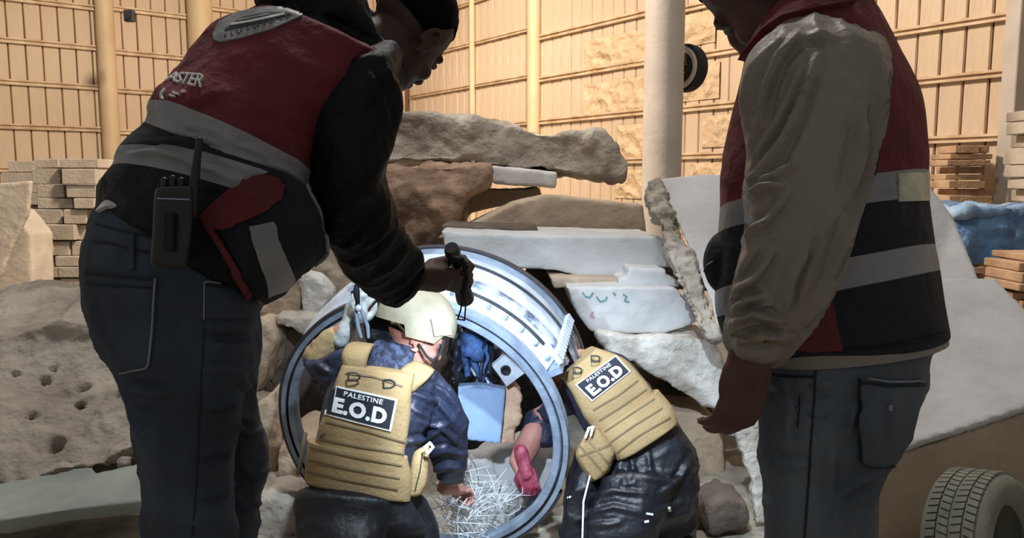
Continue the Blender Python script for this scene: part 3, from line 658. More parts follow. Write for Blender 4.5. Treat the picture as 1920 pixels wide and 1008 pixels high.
rock('plaster_lump', [(900, 860), (960, 830), (1035, 800), (1040, 900), (1010, 960), (960, 1010), (900, 1010)], 3.34, .16, M['white'], 'brightly lit white plaster at the lower right inside the ring', 'stone', .016, .04, 5)
rock('plaster_lump', [(845, 870), (910, 850), (940, 900), (950, 1010), (850, 1030)], 3.3, .15, M['white'], 'grey white plaster lump under the blue grey panel', 'stone', .016, .04, 5)
rock('dark_rag', [(958, 990), (990, 955), (1012, 945), (1000, 985), (975, 1010)], 3.2, .1, M['nylon'], 'dark rag at the bottom right inside of the ring', 'rag', .01, .02, 8)
fib = MB()
rock('dark_filler', [(680, 590), (720, 566), (770, 570), (780, 640), (700, 660)], 2.85, .1, M['nylonb'], 'dark filler for the black gap between the raised glove and the helmet', 'filler', .012, .02, 8)  # added dark piece filling the black gap beside the helmet
for k in range(130):
    a = random.uniform(-3.1, 3.1); x0 = random.uniform(835, 935); x1 = x0 + 80 * math.sin(a) * random.uniform(.4, 1); y0 = random.uniform(890, 1030); y1 = y0 - 70 * math.cos(a) * random.uniform(.4, 1.1); d = random.uniform(2.9, 3.25)
    bx = random.uniform(-18, 18); pts = [P(x0, y0, d), P((x0 * 2 + x1) / 3 + bx, (y0 * 2 + y1) / 3, d), P((x0 + 2 * x1) / 3 + bx, (y0 + 2 * y1) / 3, d + .03), P(x1, y1, d + .06)]
    fib.tube(pts, .0018, 5)
build(fib, 'fibre_tangle', M['straw'], kind='stuff', label='tangle of pale fibres at the bottom of the ring', cat='fibres')
# ================================================================== PEOPLE
def lerp_rows(rows, k, dth=0.0):
    """the same rows pulled in towards the middle by a factor, for the body under the clothes"""
    out = []
    for r in rows:
        r = list(r) + [0] * (8 - len(r)); cx, cy = (r[0] + r[2]) / 2, (r[1] + r[3]) / 2
        out.append([cx + (r[0] - cx) * k, cy + (r[1] - cy) * k, cx + (r[2] - cx) * k, cy + (r[3] - cy) * k, r[4], r[5] * k + dth, r[6] * k, r[7]])
    return out
def shoe(parent, c, fdir, m, s=1.0):
    mt = frame(fdir, loc=c); mb = MB().ell((0, .05, .045), (.045, .13, .045), mt); mb.ell((0, -.05, .06), (.04, .06, .06), mt); mb.box((0, .04, .015), (.09, .27, .03), mt, .012)
    return build(mb, 'shoe', m, parent, voxel=.008, sm=2)
# ---------------------------------------------------------------- bending man at the left
A = empty('person', P(400, 700, 1.4), 'person bending at left in red and navy vest, black hoodie and dark jeans', 'person')
A.location.z = 0.36
hip = [(178, 392, 470, 520, 1.42, .16, 18), (160, 455, 486, 585, 1.42, .17, 12), (156, 520, 486, 640, 1.42, .165, 8), (166, 600, 484, 690, 1.42, .15, 4), (196, 672, 476, 735, 1.42, .13, 0), (230, 720, 474, 770, 1.42, .10, 0)]
legn = [(170, 560, 476, 660, 1.36, .10), (196, 650, 462, 710, 1.35, .10), (232, 735, 450, 755, 1.34, .095), (243, 815, 443, 825, 1.34, .09), (259, 905, 440, 905, 1.34, .08), (270, 1003, 442, 1003, 1.34, .075), (285, 1200, 430, 1200, 1.34, .066), (300, 1420, 420, 1420, 1.34, .06), (310, 1520, 415, 1520, 1.34, .06)]
legf = [(300, 600, 482, 640, 1.52, .10), (330, 700, 478, 715, 1.52, .095), (345, 790, 490, 790, 1.52, .09), (350, 880, 500, 883, 1.52, .08), (356, 935, 490, 935, 1.52, .075), (360, 1005, 485, 1005, 1.52, .07), (365, 1300, 480, 1300, 1.52, .06), (368, 1400, 470, 1400, 1.52, .055)]
mb = MB(); loft(mb, hip); loft(mb, legn); loft(mb, legf)
jeansA = build(mb, 'jeans', M['denim_l'], A, voxel=.006, sm=3, disp=[dict(amp=.013, scale=9, direction=(1, 0, -.15), k=3.6, ridged=True, octv=2), dict(amp=.003, scale=26, direction=(1, 0, .1), k=3, off=4)])
crease(jeansA, [[(385, 612), (430, 618), (474, 608)], [(392, 645), (430, 652), (470, 645)], [(385, 690), (420, 698), (456, 690)], [(445, 742), (415, 760), (388, 762)], [(440, 822), (410, 845), (380, 850)], [(436, 905), (400, 925), (375, 926)], [(442, 798), (470, 812), (494, 808)], [(446, 872), (475, 888), (500, 882)], [(442, 940), (465, 950), (490, 940)], [(232, 722), (280, 738), (335, 735)], [(244, 770), (290, 792)], [(452, 700), (470, 740), (474, 780)]], 7, .011)
tj = bvh(jeansA); hit.last = 1.3
poA = sheet('back_pocket', [(164, 508), (294, 520)], [(206, 664), (230, 698), (281, 688)], tj, M['denim_l'], jeansA, .004, .006)
strip('pocket_hem', [(163, 512), (294, 524)], 5, tj, M['denim_seam'], jeansA, .006, .004); strip('pocket_hem', [(166, 530), (292, 541)], 3, tj, M['denim_seam'], jeansA, .006, .004)
strip('stitch', [(294, 521), (288, 620), (281, 688), (246, 694), (230, 698)], 2.4, tj, M['thread'], jeansA, .007, .004)
sheet('front_pocket', [(384, 528), (466, 540)], [(384, 596), (470, 596)], tj, M['denim_l'], jeansA, .003, .005)
strip('stitch', [(383, 596), (383, 528), (466, 539)], 2.4, tj, M['thread'], jeansA, .005, .004); strip('seam', [(386, 534), (466, 545)], 5, tj, M['denim_seam'], jeansA, .005, .004)
strip('seam', [(384, 598), (378, 700), (372, 820), (368, 920), (360, 1005)], 2.5, tj, M['denim_seam'], jeansA, .0015, .003)
strip('seam', [(174, 452), (210, 456), (252, 468), (290, 474)], 4, tj, M['denim_seam'], jeansA, .002, .004); strip('seam', [(180, 420), (230, 432), (290, 446)], 3, tj, M['denim_seam'], jeansA, .002, .004)
strip('belt_loop', [(250, 440), (250, 505)], 9, tj, M['denim_l'], jeansA, .006, .006, 10)
# body
mtH = frame((.26, .70, -.62), (.55, .1, 1), P(764, 60, 1.62))
tor = [(505, 5, 700, 110, 1.50, .13), (415, 70, 680, 160, 1.48, .15), (345, 145, 620, 240, 1.45, .16), (295, 205, 560, 320, 1.43, .15), (235, 300, 570, 400, 1.42, .15), (200, 390, 560, 480, 1.42, .15), (190, 450, 470, 560, 1.42, .15)]
armn = [(622, 112, 738, 112, 1.42, .075), (556, 172, 748, 180, 1.40, .08), (556, 245, 736, 245, 1.40, .078), (573, 320, 720, 310, 1.41, .075), (592, 392, 723, 360, 1.44, .07), (606, 440, 742, 412, 1.48, .064), (643, 497, 765, 452, 1.54, .06), (692, 546, 788, 478, 1.60, .054), (742, 570, 800, 505, 1.66, .046)]
mb = MB(); head_mb(mb, mtH, 1.02); mb.tube([mtH @ V((0, -.01, -.03)), mtH @ V((0, -.035, -.10)), P(655, 70, 1.58)], [.056, .058, .07], 14, 'round')
loft(mb, lerp_rows(tor, .9)); loft(mb, lerp_rows(armn, .64)); loft(mb, lerp_rows(hip[1:], .8), dome=.05); loft(mb, lerp_rows(legn, .72)); loft(mb, lerp_rows(legf, .72))
# right hand: a fist round the flashlight
HC = P(832, 512, 1.72); FL0 = P(848, 470, 1.70); FL1 = P(872, 560, 1.86); fax = (FL1 - FL0).normalized()
def grip(mb, wrist, knuck, axis, R, side, s=1.0):
    """palm from wrist to the held rod, four fingers curled right round it, thumb closing over them"""
    d = (knuck - wrist); d = (d - axis * d.dot(axis)).normalized(); n = axis.cross(d) * side
    pc = knuck - axis * 0
    mb.tube([wrist - (pc - wrist).normalized() * .05, wrist, wrist.lerp(pc - d * R - n * .0, .55)], [.030 * s, .028 * s, .034 * s], 14, 'round')
    for k in range(4):
        off = axis * ((k - 1.5) * .0215 * s); r = (.0105, .0112, .0108, .0095)[k] * s
        a0 = wrist.lerp(pc, .45) + off * .7 + n * .012; rr = R + r * .8; pts = [a0]
        for a in (-35, 5, 50, 95, 140, 175): q = math.radians(a); pts.append(pc + off + (n * math.cos(q) + d * math.sin(q)) * rr)
        mb.tube(pts, [r * 1.25, r * 1.15, r * 1.1, r * 1.05, r, r * .95, r * .8], 10, 'round')
        mb.tube([wrist.lerp(pc, .2) + off * .6 + n * .004, a0], [.016 * s, .014 * s], 10, 'round')
    q = wrist.lerp(pc, .5) - axis * .02 * s
    mb.tube([wrist.lerp(pc, .25) - n * .012, q - n * .02, pc - axis * .03 - n * (R + .008), pc - axis * .024 + d * (R + .008) - n * .008, pc - axis * .012 + d * (R + .014) + n * .014], [.018 * s, .016 * s, .0135 * s, .012 * s, .0095 * s], 10, 'round')
grip(mb, P(785, 520, 1.67), FL0.lerp(FL1, .45), fax, .015, 1, 1.02)
# far arm hanging in front, mostly hidden
mb.tube([P(640, 150, 1.68), P(655, 330, 1.72), P(715, 460, 1.78), P(760, 505, 1.78)], [.04, .036, .03, .026], 12, 'round')
build(mb, 'body', M['skin_a'], A, voxel=.005, sm=2)
face_bits(mtH, A, 1.02, ears=M['skin_a'])
for f, x in ((1.34, 365), (1.52, 420)): c = P(x, 1500, f); shoe(A, (c.x, c.y, .36), (.9, .3, 0), M['blackm'])
# hoodie
hood = [(474, -10, 492, 18, 1.46, .05), (500, -70, 545, 32, 1.48, .09), (560, -90, 620, 55, 1.5, .11), (620, -80, 690, 92, 1.52, .11), (665, -30, 742, 125, 1.54, .10), (690, 60, 748, 175, 1.55, .08), (700, 130, 742, 205, 1.55, .05)]
arm2 = [(590, 110, 690, 130, 1.64, .07), (600, 220, 700, 230, 1.70, .065), (615, 330, 705, 330, 1.73, .055), (660, 440, 735, 430, 1.78, .05), (725, 515, 765, 480, 1.79, .042)]
mb = MB(); loft(mb, tor); loft(mb, armn, e=2.1); loft(mb, arm2); loft(mb, hood); loft(mb, [(640, 90, 748, 100, 1.5, .1), (650, 180, 740, 190, 1.5, .1), (640, 260, 725, 265, 1.5, .09), (600, 330, 700, 330, 1.48, .08)])
hoodie = build(mb, 'hoodie', M['blackcloth'], A, voxel=.006, sm=2, disp=[dict(amp=.022, scale=9, direction=(.8, 0, .5), k=3.5, ridged=True, octv=2, off=2), dict(amp=.003, scale=20, direction=(.5, 0, .8), k=3, off=8)])
crease(hoodie, [[(700, 522), (735, 500), (765, 468)], [(722, 550), (760, 528), (788, 498)], [(662, 500), (705, 480), (745, 440)], [(744, 562), (775, 542), (794, 514)], [(680, 470), (735, 425)], [(640, 470), (690, 440), (722, 395)], [(690, 130), (712, 170), (725, 220)], [(720, 110), (738, 160)], [(205, 350), (260, 330), (310, 345)]], 6, .007)
th_ = bvh(hoodie); hit.last = 1.4
strip('sleeve_hem', [(744, 570), (768, 556), (788, 528), (798, 505)], 7, th_, M['blackm'], hoodie, .004, .006, 14)
# vest
vr = [(492, 12, 712, 104, 1.47, .150, -6), (400, 56, 672, 160, 1.46, .165, -8), (333, 136, 610, 240, 1.44, .175, -12), (281, 196, 574, 329, 1.43, .175, -24), (268, 228, 578, 358, 1.43, .173, -2), (217, 286, 590, 392, 1.42, .170, -40), (206, 318, 594, 436, 1.42, .168, -30), (177, 392, 606, 474, 1.42, .168, -8), (184, 412, 494, 560, 1.42, .165, 4)]
mb = MB(); loft(mb, vr, seg=72, sub=8, rowm=[0, 0, 0, 1, 2, 1, 3, 3], dome=.12)
vest = build(mb, 'vest', [M['red'], M['grey'], M['navy'], M['blackcloth']], A, disp=[dict(amp=.018, scale=7, direction=(.8, 0, -.5), k=4, ridged=True, octv=2, off=5), dict(amp=.004, scale=16, direction=(.8, 0, -.5), k=4, ridged=True, octv=2)])
crease(vest, [[(345, 232), (385, 240), (430, 262)], [(430, 268), (480, 278), (505, 302)], [(500, 305), (535, 318), (566, 338)], [(322, 240), (360, 256), (410, 262)], [(420, 165), (385, 185), (345, 200)], [(470, 235), (520, 262), (565, 292)], [(345, 300), (400, 318), (440, 340)], [(240, 290), (290, 282), (350, 300)], [(455, 205), (520, 245), (570, 262)], [(300, 262), (360, 268), (410, 290)]], 6, .010)
tv = bvh(vest); hit.last = 1.3
bd = sheet('back_badge', [(401, 66), (412, 42), (445, 24), (490, 16), (572, 14)], [(403, 76), (414, 80), (455, 72), (510, 56), (572, 28)], tv, M['grey'], A, .003, .004, 30, 8)
sheet('badge_emblem', [(424, 58), (455, 36), (500, 26), (545, 28)], [(424, 60), (455, 54), (500, 44), (545, 30)], tv, M['dark_print'], bd, .0045, .003, 20, 5)
strip('badge_emblem', [(436, 50), (470, 44), (510, 36), (535, 30)], 3.5, tv, M['white_print'], bd, .006, .003, 16); strip('badge_emblem', [(450, 42), (480, 36), (505, 31)], 2.5, tv, M['grey'], bd, .006, .003, 12)
for k in range(13):
    x = 425 + k * 10; y = 69 - (k * 3.1) + (6 - k) * .2; strip('badge_letter', [(x, y - 3), (x + 3 * (k % 3), y + 2)], 2.2, tv, M['dark_print'], bd, .0048, .003, 4)
text_on('vest_lettering', 'ASTER', [(326, 136), (387, 140), (378, 166), (312, 152)], tv, M['white_print'], vest, .004, spacing=.9)
for pts in ([(306, 186), (304, 176), (312, 168)], [(320, 180), (330, 182)], [(326, 175), (337, 178)], [(342, 174), (349, 172)]): strip('vest_lettering', pts, 3, tv, M['white_print'], vest, .004, .004, 8)
fl = sheet('front_flap', [(474, 330), (508, 324), (560, 345), (592, 388), (604, 440), (606, 474)], [(404, 392), (420, 440), (450, 500), (478, 548), (494, 562), (560, 530)], tv, M['navy'], vest, .010, .014, 30, 14)
fl2 = sheet('red_flap', [(384, 404), (440, 352), (484, 326), (512, 330), (530, 346)], [(398, 432), (440, 424), (470, 410), (500, 396), (524, 372)], tv, M['red'], vest, .020, .016, 24, 8)
strip('red_edge', [(388, 408), (410, 448), (440, 500), (468, 545)], 11, tv, M['red'], vest, .018, .012)
sheet('front_band', [(470, 424), (496, 418), (512, 416)], [(500, 545), (530, 535), (545, 515)], tv, M['grey'], vest, .014, .006, 12, 12)
strip('front_zip', [(566, 350), (588, 392), (602, 440), (606, 474), (596, 488), (586, 492)], 3, tv, M['thread'], vest, .012, .006, 24)
c, n = hit(tv, 588, 490); mb = MB().tube([c + n * .012, c + n * .014 + V((.004, 0, -.012))], .004, 8, 'round'); build(mb, 'zip_pull', M['steel'], vest)
hit.last = 1.3; sheet('shirt_tail', [(190, 398), (200, 387), (216, 386), (232, 396)], [(190, 400), (204, 394), (216, 394), (230, 398)], tj, M['white_print'], A, .012, .008, 12, 4)
# radio, flashlight: held or hung things of their own
rd = empty('walkie_talkie', P(325, 505, 1.2), 'black handheld radio with antenna clipped to the bending man\'s belt', 'radio')
mb = MB(); loft(mb, [(294, 352, 358, 350, 1.2, .018), (289, 368, 362, 366, 1.2, .021), (286, 430, 360, 430, 1.2, .021), (282, 488, 352, 490, 1.2, .021), (286, 500, 346, 506, 1.2, .017)], e=5, dome=.04); rb = build(mb, 'radio_body', M['black'], rd, auto=40)
mb = MB().tube([P(362, 400, 1.2), P(363, 352, 1.2), P(368, 310, 1.2), P(374, 262, 1.2)], [.008, .0085, .0065, .0045], 12, 'round'); build(mb, 'antenna', M['black'], rd)
for x, h in ((308, 338), (324, 334), (340, 338)): mb = MB().tube([P(x, 352, 1.2), P(x, h, 1.2)], .0055, 12, 'round'); build(mb, 'knob', M['black'], rd)
tr = bvh(rb); hit.last = 1.18
strip('grip_line', [(296, 372), (356, 374)], 2.5, tr, M['steel'], rd, .002, .003, 8); strip('grip_line', [(300, 384), (318, 385)], 2, tr, M['steeld'], rd, .002, .003, 6); strip('belt_clip', [(322, 400), (320, 470)], 16, tr, M['blackm'], rd, .010, .010, 8)
ft = empty('flashlight', FL1, 'black flashlight in the bending man\'s fist, shining down into the casing', 'flashlight')
mb = MB(); mt = frame(fax, (0, -1, .2), FL0); L_ = (FL1 - FL0).length
lathe(mb, [(.001, -.012), (.015, -.012), (.0175, -.004), (.0175, .012), (.014, .02), (.013, L_ * .7), (.02, L_ * .8), (.022, L_), (.018, L_), (.001, L_ - .004)], mt, 28, closed=False); build(mb, 'flashlight_body', M['black'], ft, auto=40)
mb = MB(); lathe(mb, [(.001, L_ - .001), (.017, L_ - .001), (.017, L_ + .001), (.001, L_ + .001)], mt, 24, closed=False); build(mb, 'lens', mat('lit_lens', (240, 245, 255), .3, bump=0, emit=(.8, .9, 1, 12)), ft)
mb = MB()
def chain(mb, pts, r=.0028):
    for a, b in zip(pts, pts[1:]): mb.tube([a, b], r, 6, 'round')
chain(mb, [P(*q) for q in ((856, 484, 1.66), (870, 492, 1.65), (874, 520, 1.65), (868, 548, 1.65))], .006); chain(mb, [P(*q) for q in ((868, 548, 1.65), (864, 580, 1.65), (858, 598, 1.66))], .0018); chain(mb, [P(*q) for q in ((868, 548, 1.65), (873, 575, 1.65), (871, 600, 1.66), (858, 598, 1.66))], .0018)
for q in ((866, 486), (874, 500), (868, 512), (872, 528), (867, 546)): mb.ell(P(*q, 1.65), (.006, .006, .006))
build(mb, 'wrist_strap', M['blackm'], ft)
# ---------------------------------------------------------------- standing man at the right
B = empty('person', P(1560, 700, 1.15), 'person standing at right in taupe jacket under a red and navy vest', 'person'); B.location.z = 0.36
thip = [(1424, 640, 1762, 620, 1.15, .15, 10), (1432, 690, 1748, 665, 1.15, .155, 8), (1428, 740, 1734, 725, 1.15, .155), (1423, 790, 1716, 800, 1.15, .145), (1424, 840, 1690, 850, 1.15, .12), (1430, 880, 1660, 880, 1.15, .10)]
ln = [(1424, 760, 1716, 775, 1.08, .085), (1425, 850, 1686, 855, 1.08, .085), (1428, 905, 1656, 905, 1.08, .08), (1431, 1010, 1642, 1010, 1.08, .078), (1440, 1250, 1620, 1250, 1.1, .065), (1450, 1560, 1600, 1560, 1.12, .055), (1455, 1700, 1600, 1700, 1.12, .055)]
lf = [(1440, 780, 1680, 780, 1.25, .085), (1445, 900, 1650, 900, 1.25, .08), (1450, 1010, 1630, 1010, 1.25, .075), (1460, 1300, 1600, 1300, 1.25, .06), (1465, 1560, 1590, 1560, 1.25, .055)]
mb = MB(); loft(mb, thip); loft(mb, ln); loft(mb, lf)
jB = build(mb, 'jeans', M['denim_r'], B, voxel=.006, sm=3, disp=[dict(amp=.010, scale=9, direction=(1, 0, .1), k=3.4, ridged=True, octv=2, off=9), dict(amp=.0018, scale=26, direction=(1, 0, .1), k=3, off=14)])
crease(jB, [[(1532, 716), (1552, 726)], [(1532, 750), (1556, 752)], [(1528, 790), (1550, 800)], [(1500, 730), (1522, 742)], [(1496, 780), (1520, 790)], [(1655, 878), (1610, 900), (1560, 935)], [(1650, 905), (1600, 945)], [(1440, 700), (1462, 730), (1470, 760)], [(1430, 850), (1470, 872), (1520, 868)], [(1434, 940), (1480, 960)], [(1600, 760), (1585, 820)], [(1470, 700), (1480, 760), (1476, 830)], [(1560, 830), (1555, 900), (1560, 980)]], 7, .010)
tb2 = bvh(jB); hit.last = 1.05
mb = MB(); loft(mb, [(1400, 636, 1774, 618, 1.15, .158, 30), (1432, 674, 1777, 640, 1.15, .160, 26)], seg=64, dome=.02); build(mb, 'jacket_hem', M['taupe'], B, auto=50)
pk = sheet('back_pocket', [(1609, 708), (1660, 714), (1732, 712)], [(1611, 866), (1650, 878), (1672, 868), (1706, 822)], tb2, M['denim_r'], jB, .004, .006)
strip('pocket_hem', [(1612, 716), (1660, 722), (1728, 720)], 6, tb2, M['denim_seam'], jB, .0055, .004); strip('stitch', [(1622, 708), (1660, 714), (1724, 714)], 3, tb2, M['thread'], jB, .0065, .004)
strip('stitch', [(1609, 708), (1608, 780), (1611, 866), (1650, 878), (1672, 868)], 2.4, tb2, M['denim_seam'], jB, .0065, .004); strip('worn_spot', [(1664, 760), (1664, 768)], 5, tb2, M['thread'], jB, .0065, .004, 5)
strip('seam', [(1530, 690), (1526, 760), (1520, 830), (1516, 900), (1508, 1008)], 3.5, tb2, M['denim_seam'], jB, .002, .003); strip('seam', [(1440, 700), (1480, 706), (1528, 706)], 5, tb2, M['denim_seam'], jB, .002, .003)
strip('seam', [(1500, 740), (1496, 800)], 2, tb2, M['denim_seam'], jB, .001, .003)
ttor = [(1455, 15, 1650, 20, 1.15, .12), (1410, 70, 1672, 70, 1.15, .15), (1388, 160, 1712, 170, 1.15, .16), (1368, 260, 1730, 270, 1.15, .16), (1362, 400, 1732, 400, 1.15, .155), (1362, 500, 1745, 490, 1.15, .15), (1380, 600, 1758, 600, 1.15, .15), (1432, 672, 1775, 640, 1.15, .15, 14)]
arm = [(1490, 42, 1594, 46, 1.04, .05), (1434, 72, 1637, 72, 1.02, .078), (1402, 130, 1658, 125, 1.0, .082), (1406, 222, 1648, 205, 0.99, .08), (1411, 300, 1628, 296, 0.98, .078), (1401, 362, 1610, 356, 0.97, .074), (1397, 445, 1584, 456, 0.96, .070), (1378, 535, 1558, 540, 0.96, .066), (1368, 612, 1512, 615, 0.96, .058), (1376, 664, 1468, 676, 0.96, .048)]
mtB = frame((-.30, .58, -.75), (-.5, .1, 1), P(1442, -42, 1.17))
mb = MB(); head_mb(mb, mtB, 1.04); mb.tube([mtB @ V((0, 0, -.03)), mtB @ V((0, -.03, -.10)), P(1530, 60, 1.17)], [.06, .064, .075], 14, 'round')
loft(mb, lerp_rows(ttor, .9)); loft(mb, lerp_rows(arm, .62)); loft(mb, lerp_rows(thip[1:], .8), dome=.05); loft(mb, lerp_rows(ln, .72)); loft(mb, lerp_rows(lf, .72))
hand_mb(mb, frame((-.12, .05, -1), (.35, -1, 0), P(1408, 650, .955)), curl=.42, side=-1, s=.92, spread=.02, thumb=.6)
build(mb, 'body', M['skin'], B, voxel=.005, sm=2); face_bits(mtB, B, 1.04, ears=M['skin'])
for d_, x in ((1.12, 1530), (1.25, 1530)): c = P(x, 1600, d_); shoe(B, (c.x - .04, c.y, .36), (-1, .15, 0), M['blackm'])
mb = MB(); loft(mb, ttor, dome=.1)
jk = build(mb, 'jacket_body', M['taupe'], B, voxel=.007, sm=2)
mb = MB(); loft(mb, arm, seg=120, sub=26, e=2.1)
sl = build(mb, 'jacket_sleeve', M['taupe'], B, disp=[dict(amp=.020, scale=9, direction=(.42, 0, .9), k=4, ridged=True, octv=2, off=3), dict(amp=.007, scale=19, direction=(.3, 0, .9), k=3, ridged=True, octv=2, off=6)])
crease(sl, [[(1500, 62), (1462, 105), (1436, 165), (1424, 235)], [(1502, 125), (1472, 200), (1442, 262), (1412, 318)], [(1532, 105), (1500, 195), (1466, 270), (1425, 328), (1404, 352)], [(1420, 345), (1462, 330), (1492, 300)], [(1402, 372), (1432, 352), (1470, 345)], [(1394, 452), (1440, 412), (1478, 356)], [(1380, 545), (1415, 520), (1450, 468)], [(1374, 605), (1408, 588), (1462, 602)], [(1378, 580), (1400, 560), (1432, 556)], [(1658, 125), (1646, 230), (1622, 345), (1584, 445), (1560, 525), (1512, 606)], [(1618, 200), (1608, 290), (1585, 380)], [(1384, 640), (1430, 628), (1480, 640)], [(1560, 70), (1510, 66)], [(1520, 440), (1480, 520), (1470, 600)]], 8, .012)
tsl = bvh(sl); hit.last = .9; strip('cuff_seam', [(1372, 628), (1430, 640), (1490, 640)], 3, tsl, M['tand'], sl, .002, .003)
vb = [(1478, -18, 1622, -14, 1.15, .13, 0), (1415, 66, 1670, 60, 1.15, .160, 0), (1380, 185, 1724, 165, 1.15, .170, 0), (1356, 300, 1740, 270, 1.15, .172, 0), (1351, 392, 1742, 322, 1.15, .170, -14), (1348, 440, 1742, 377, 1.15, .168, -14), (1342, 548, 1754, 460, 1.15, .166, -10), (1345, 594, 1763, 507, 1.15, .165, -2), (1362, 640, 1778, 626, 1.15, .163, 26)]
mb = MB(); loft(mb, vb, seg=72, sub=8, rowm=[0, 0, 0, 0, 1, 2, 1, 2], dome=.10)
vB = build(mb, 'vest', [M['red'], M['grey'], M['navy']], B, disp=[dict(amp=.009, scale=6, direction=(.2, 0, 1), k=2.6, ridged=True, octv=2, off=15), dict(amp=.0015, scale=18, direction=(.2, 0, 1), k=3)])
crease(vB, [[(1660, 345), (1680, 360)], [(1352, 330), (1372, 350)], [(1640, 440), (1700, 430), (1745, 436)], [(1600, 600), (1680, 590), (1760, 600)], [(1690, 210), (1716, 280)], [(1660, 260), (1700, 330)]], 7, .005)
tvB = bvh(vB); hit.last = 1.0
sheet('red_panel', [(1500, 560), (1556, 552)], [(1476, 654), (1520, 660), (1578, 657)], tvB, M['red'], vB, .004, .006, 20, 10)
strip('vest_hem', [(1380, 640), (1440, 654), (1566, 657), (1672, 648), (1774, 625)], 5, tvB, M['blackcloth'], vB, .003, .006, 30)
sheet('shiny_patch', [(1682, 324), (1741, 322)], [(1684, 378), (1741, 376)], tvB, mat('bright_reflective', (206, 204, 178), .35, (150, 150, 138), 22, .3, 30), vB, .002, .004, 14, 8)
strip('armhole_trim', [(1640, 90), (1662, 130), (1660, 190), (1648, 260), (1636, 330)], 3, tvB, M['blackcloth'], vB, .004, .006)
mb = MB(); c = P(1362, 492, 1.1); mb.ell(c, (.032, .045, .047)); pt = build(mb, 'front_pouch', M['navy'], B, voxel=.006, sm=2)
mb = MB(); chain(mb, [P(1336, 492, 1.07), P(1326, 498, 1.07), P(1322, 508, 1.07)], .0025); build(mb, 'zip_pull', M['steeld'], pt)
sheet('collar', [(1450, 50), (1480, 20), (1530, 4), (1600, 10)], [(1398, 116), (1424, 76), (1470, 40), (1540, 22)], tvB, M['red'], vB, .012, .02, 20, 6)
# ---------------------------------------------------------------- kneeling man in front of the ring
def vest_plate(name, rows, th, m, parent, e=3.4, **kw):
    mb = MB(); loft(mb, rows, seg=56, sub=6, e=e, dome=.05); return build(mb, name, m, parent, auto=60, **kw)
C = empty('person', P(690, 1090, 2.6), 'person kneeling at the ring in sand helmet and tan plate vest, one gloved hand raised', 'person'); C.location.z = 0.0
ct = [(670, 660, 790, 690, 2.60, .09), (628, 705, 815, 735, 2.58, .11), (605, 770, 800, 800, 2.56, .125), (592, 850, 775, 875, 2.54, .125), (580, 920, 772, 935, 2.52, .125), (565, 985, 800, 990, 2.52, .13)]
cl1 = [(556, 925, 740, 945, 2.46, .11), (552, 975, 720, 985, 2.42, .10), (560, 1040, 715, 1045, 2.36, .095), (575, 1080, 700, 1080, 2.34, .08)]
cl2 = [(640, 925, 800, 935, 2.62, .11), (665, 975, 818, 975, 2.64, .105), (680, 1030, 822, 1030, 2.62, .10), (690, 1085, 815, 1085, 2.56, .08)]
ra = [(752, 712, 816, 696, 2.62, .062), (762, 775, 852, 735, 2.63, .066), (786, 822, 874, 778, 2.66, .062), (806, 862, 878, 835, 2.72, .058), (822, 897, 872, 880, 2.80, .052), (836, 912, 872, 904, 2.86, .04)]
la = [(612, 668, 668, 652, 2.64, .05), (582, 680, 650, 720, 2.66, .058), (566, 676, 612, 748, 2.70, .055), (574, 655, 622, 700, 2.72, .045), (594, 640, 632, 672, 2.74, .038)]
mtC = frame((.72, .30, -.42), (.25, .2, 1), P(777, 632, 2.60))
mb = MB(); head_mb(mb, mtC, 1.0); mb.tube([mtC @ V((0, 0, -.03)), mtC @ V((0, -.03, -.1)), P(722, 690, 2.6)], [.052, .056, .075], 14, 'round')
for q, k in ((ct, .85), (cl1, .75), (cl2, .75), (ra, .7), (la, .7)): loft(mb, lerp_rows(q, k))
mb.tube([P(598, 672, 2.72), P(625, 635, 2.72), P(655, 608, 2.70)], [.036, .034, .028], 12, 'round')
hand_mb(mb, frame((.45, .12, .9), (-.3, -.9, .1), P(655, 606, 2.70)), curl=.35, side=1, s=.98, spread=.12, thumb=.4)
hand_mb(mb, frame((.55, .7, -.35), (0, .1, 1), P(850, 915, 2.95)), curl=.7, side=-1, s=.95)
build(mb, 'body', M['skin_l'], C, voxel=.005, sm=2); face_bits(mtC, C, 1.0, ears=M['skin_l'])
for x, y in ((600, 1090), (770, 1100)): c = P(x, y, 2.3); shoe(C, (c.x, c.y, .0), (0, -.3, -1), M['blackm'])
mb = MB(); loft(mb, ct[:5]); loft(mb, ra, e=2.1); loft(mb, la)
jC = build(mb, 'rain_jacket', M['nylon'], C, voxel=.007, sm=2, disp=[dict(amp=.014, scale=9, direction=(.8, 0, .45), k=3.4, ridged=True, octv=2, off=7)])
crease(jC, [[(770, 735), (822, 755), (858, 800)], [(785, 790), (825, 800), (868, 838)], [(800, 852), (835, 842), (876, 852)], [(808, 884), (840, 872), (870, 878)], [(800, 716), (835, 735), (862, 770)], [(775, 765), (812, 790)], [(760, 830), (800, 822), (830, 800)], [(590, 680), (620, 700)], [(572, 720), (600, 730)]], 5, .012)
mb = MB(); loft(mb, ct[4:]); loft(mb, cl1); loft(mb, cl2)
build(mb, 'trousers', M['nylonb'], C, voxel=.008, sm=2, disp=dict(amp=.012, scale=9, direction=(1, 0, .1), k=3, ridged=True, off=2))
mb = MB(); mb.tube([P(592, 668, 2.715), P(622, 634, 2.715)], [.046, .042], 16, 'round'); build(mb, 'forearm_guard', M['tan'], C, voxel=.007, disp=dict(amp=.006, scale=24))
mb = MB(); hand_mb(mb, frame((.45, .12, .9), (-.3, -.9, .1), P(655, 606, 2.70)), curl=.35, side=1, s=1.09, spread=.12, thumb=.4); build(mb, 'work_glove', M['glove'], C, voxel=.005, sm=1)
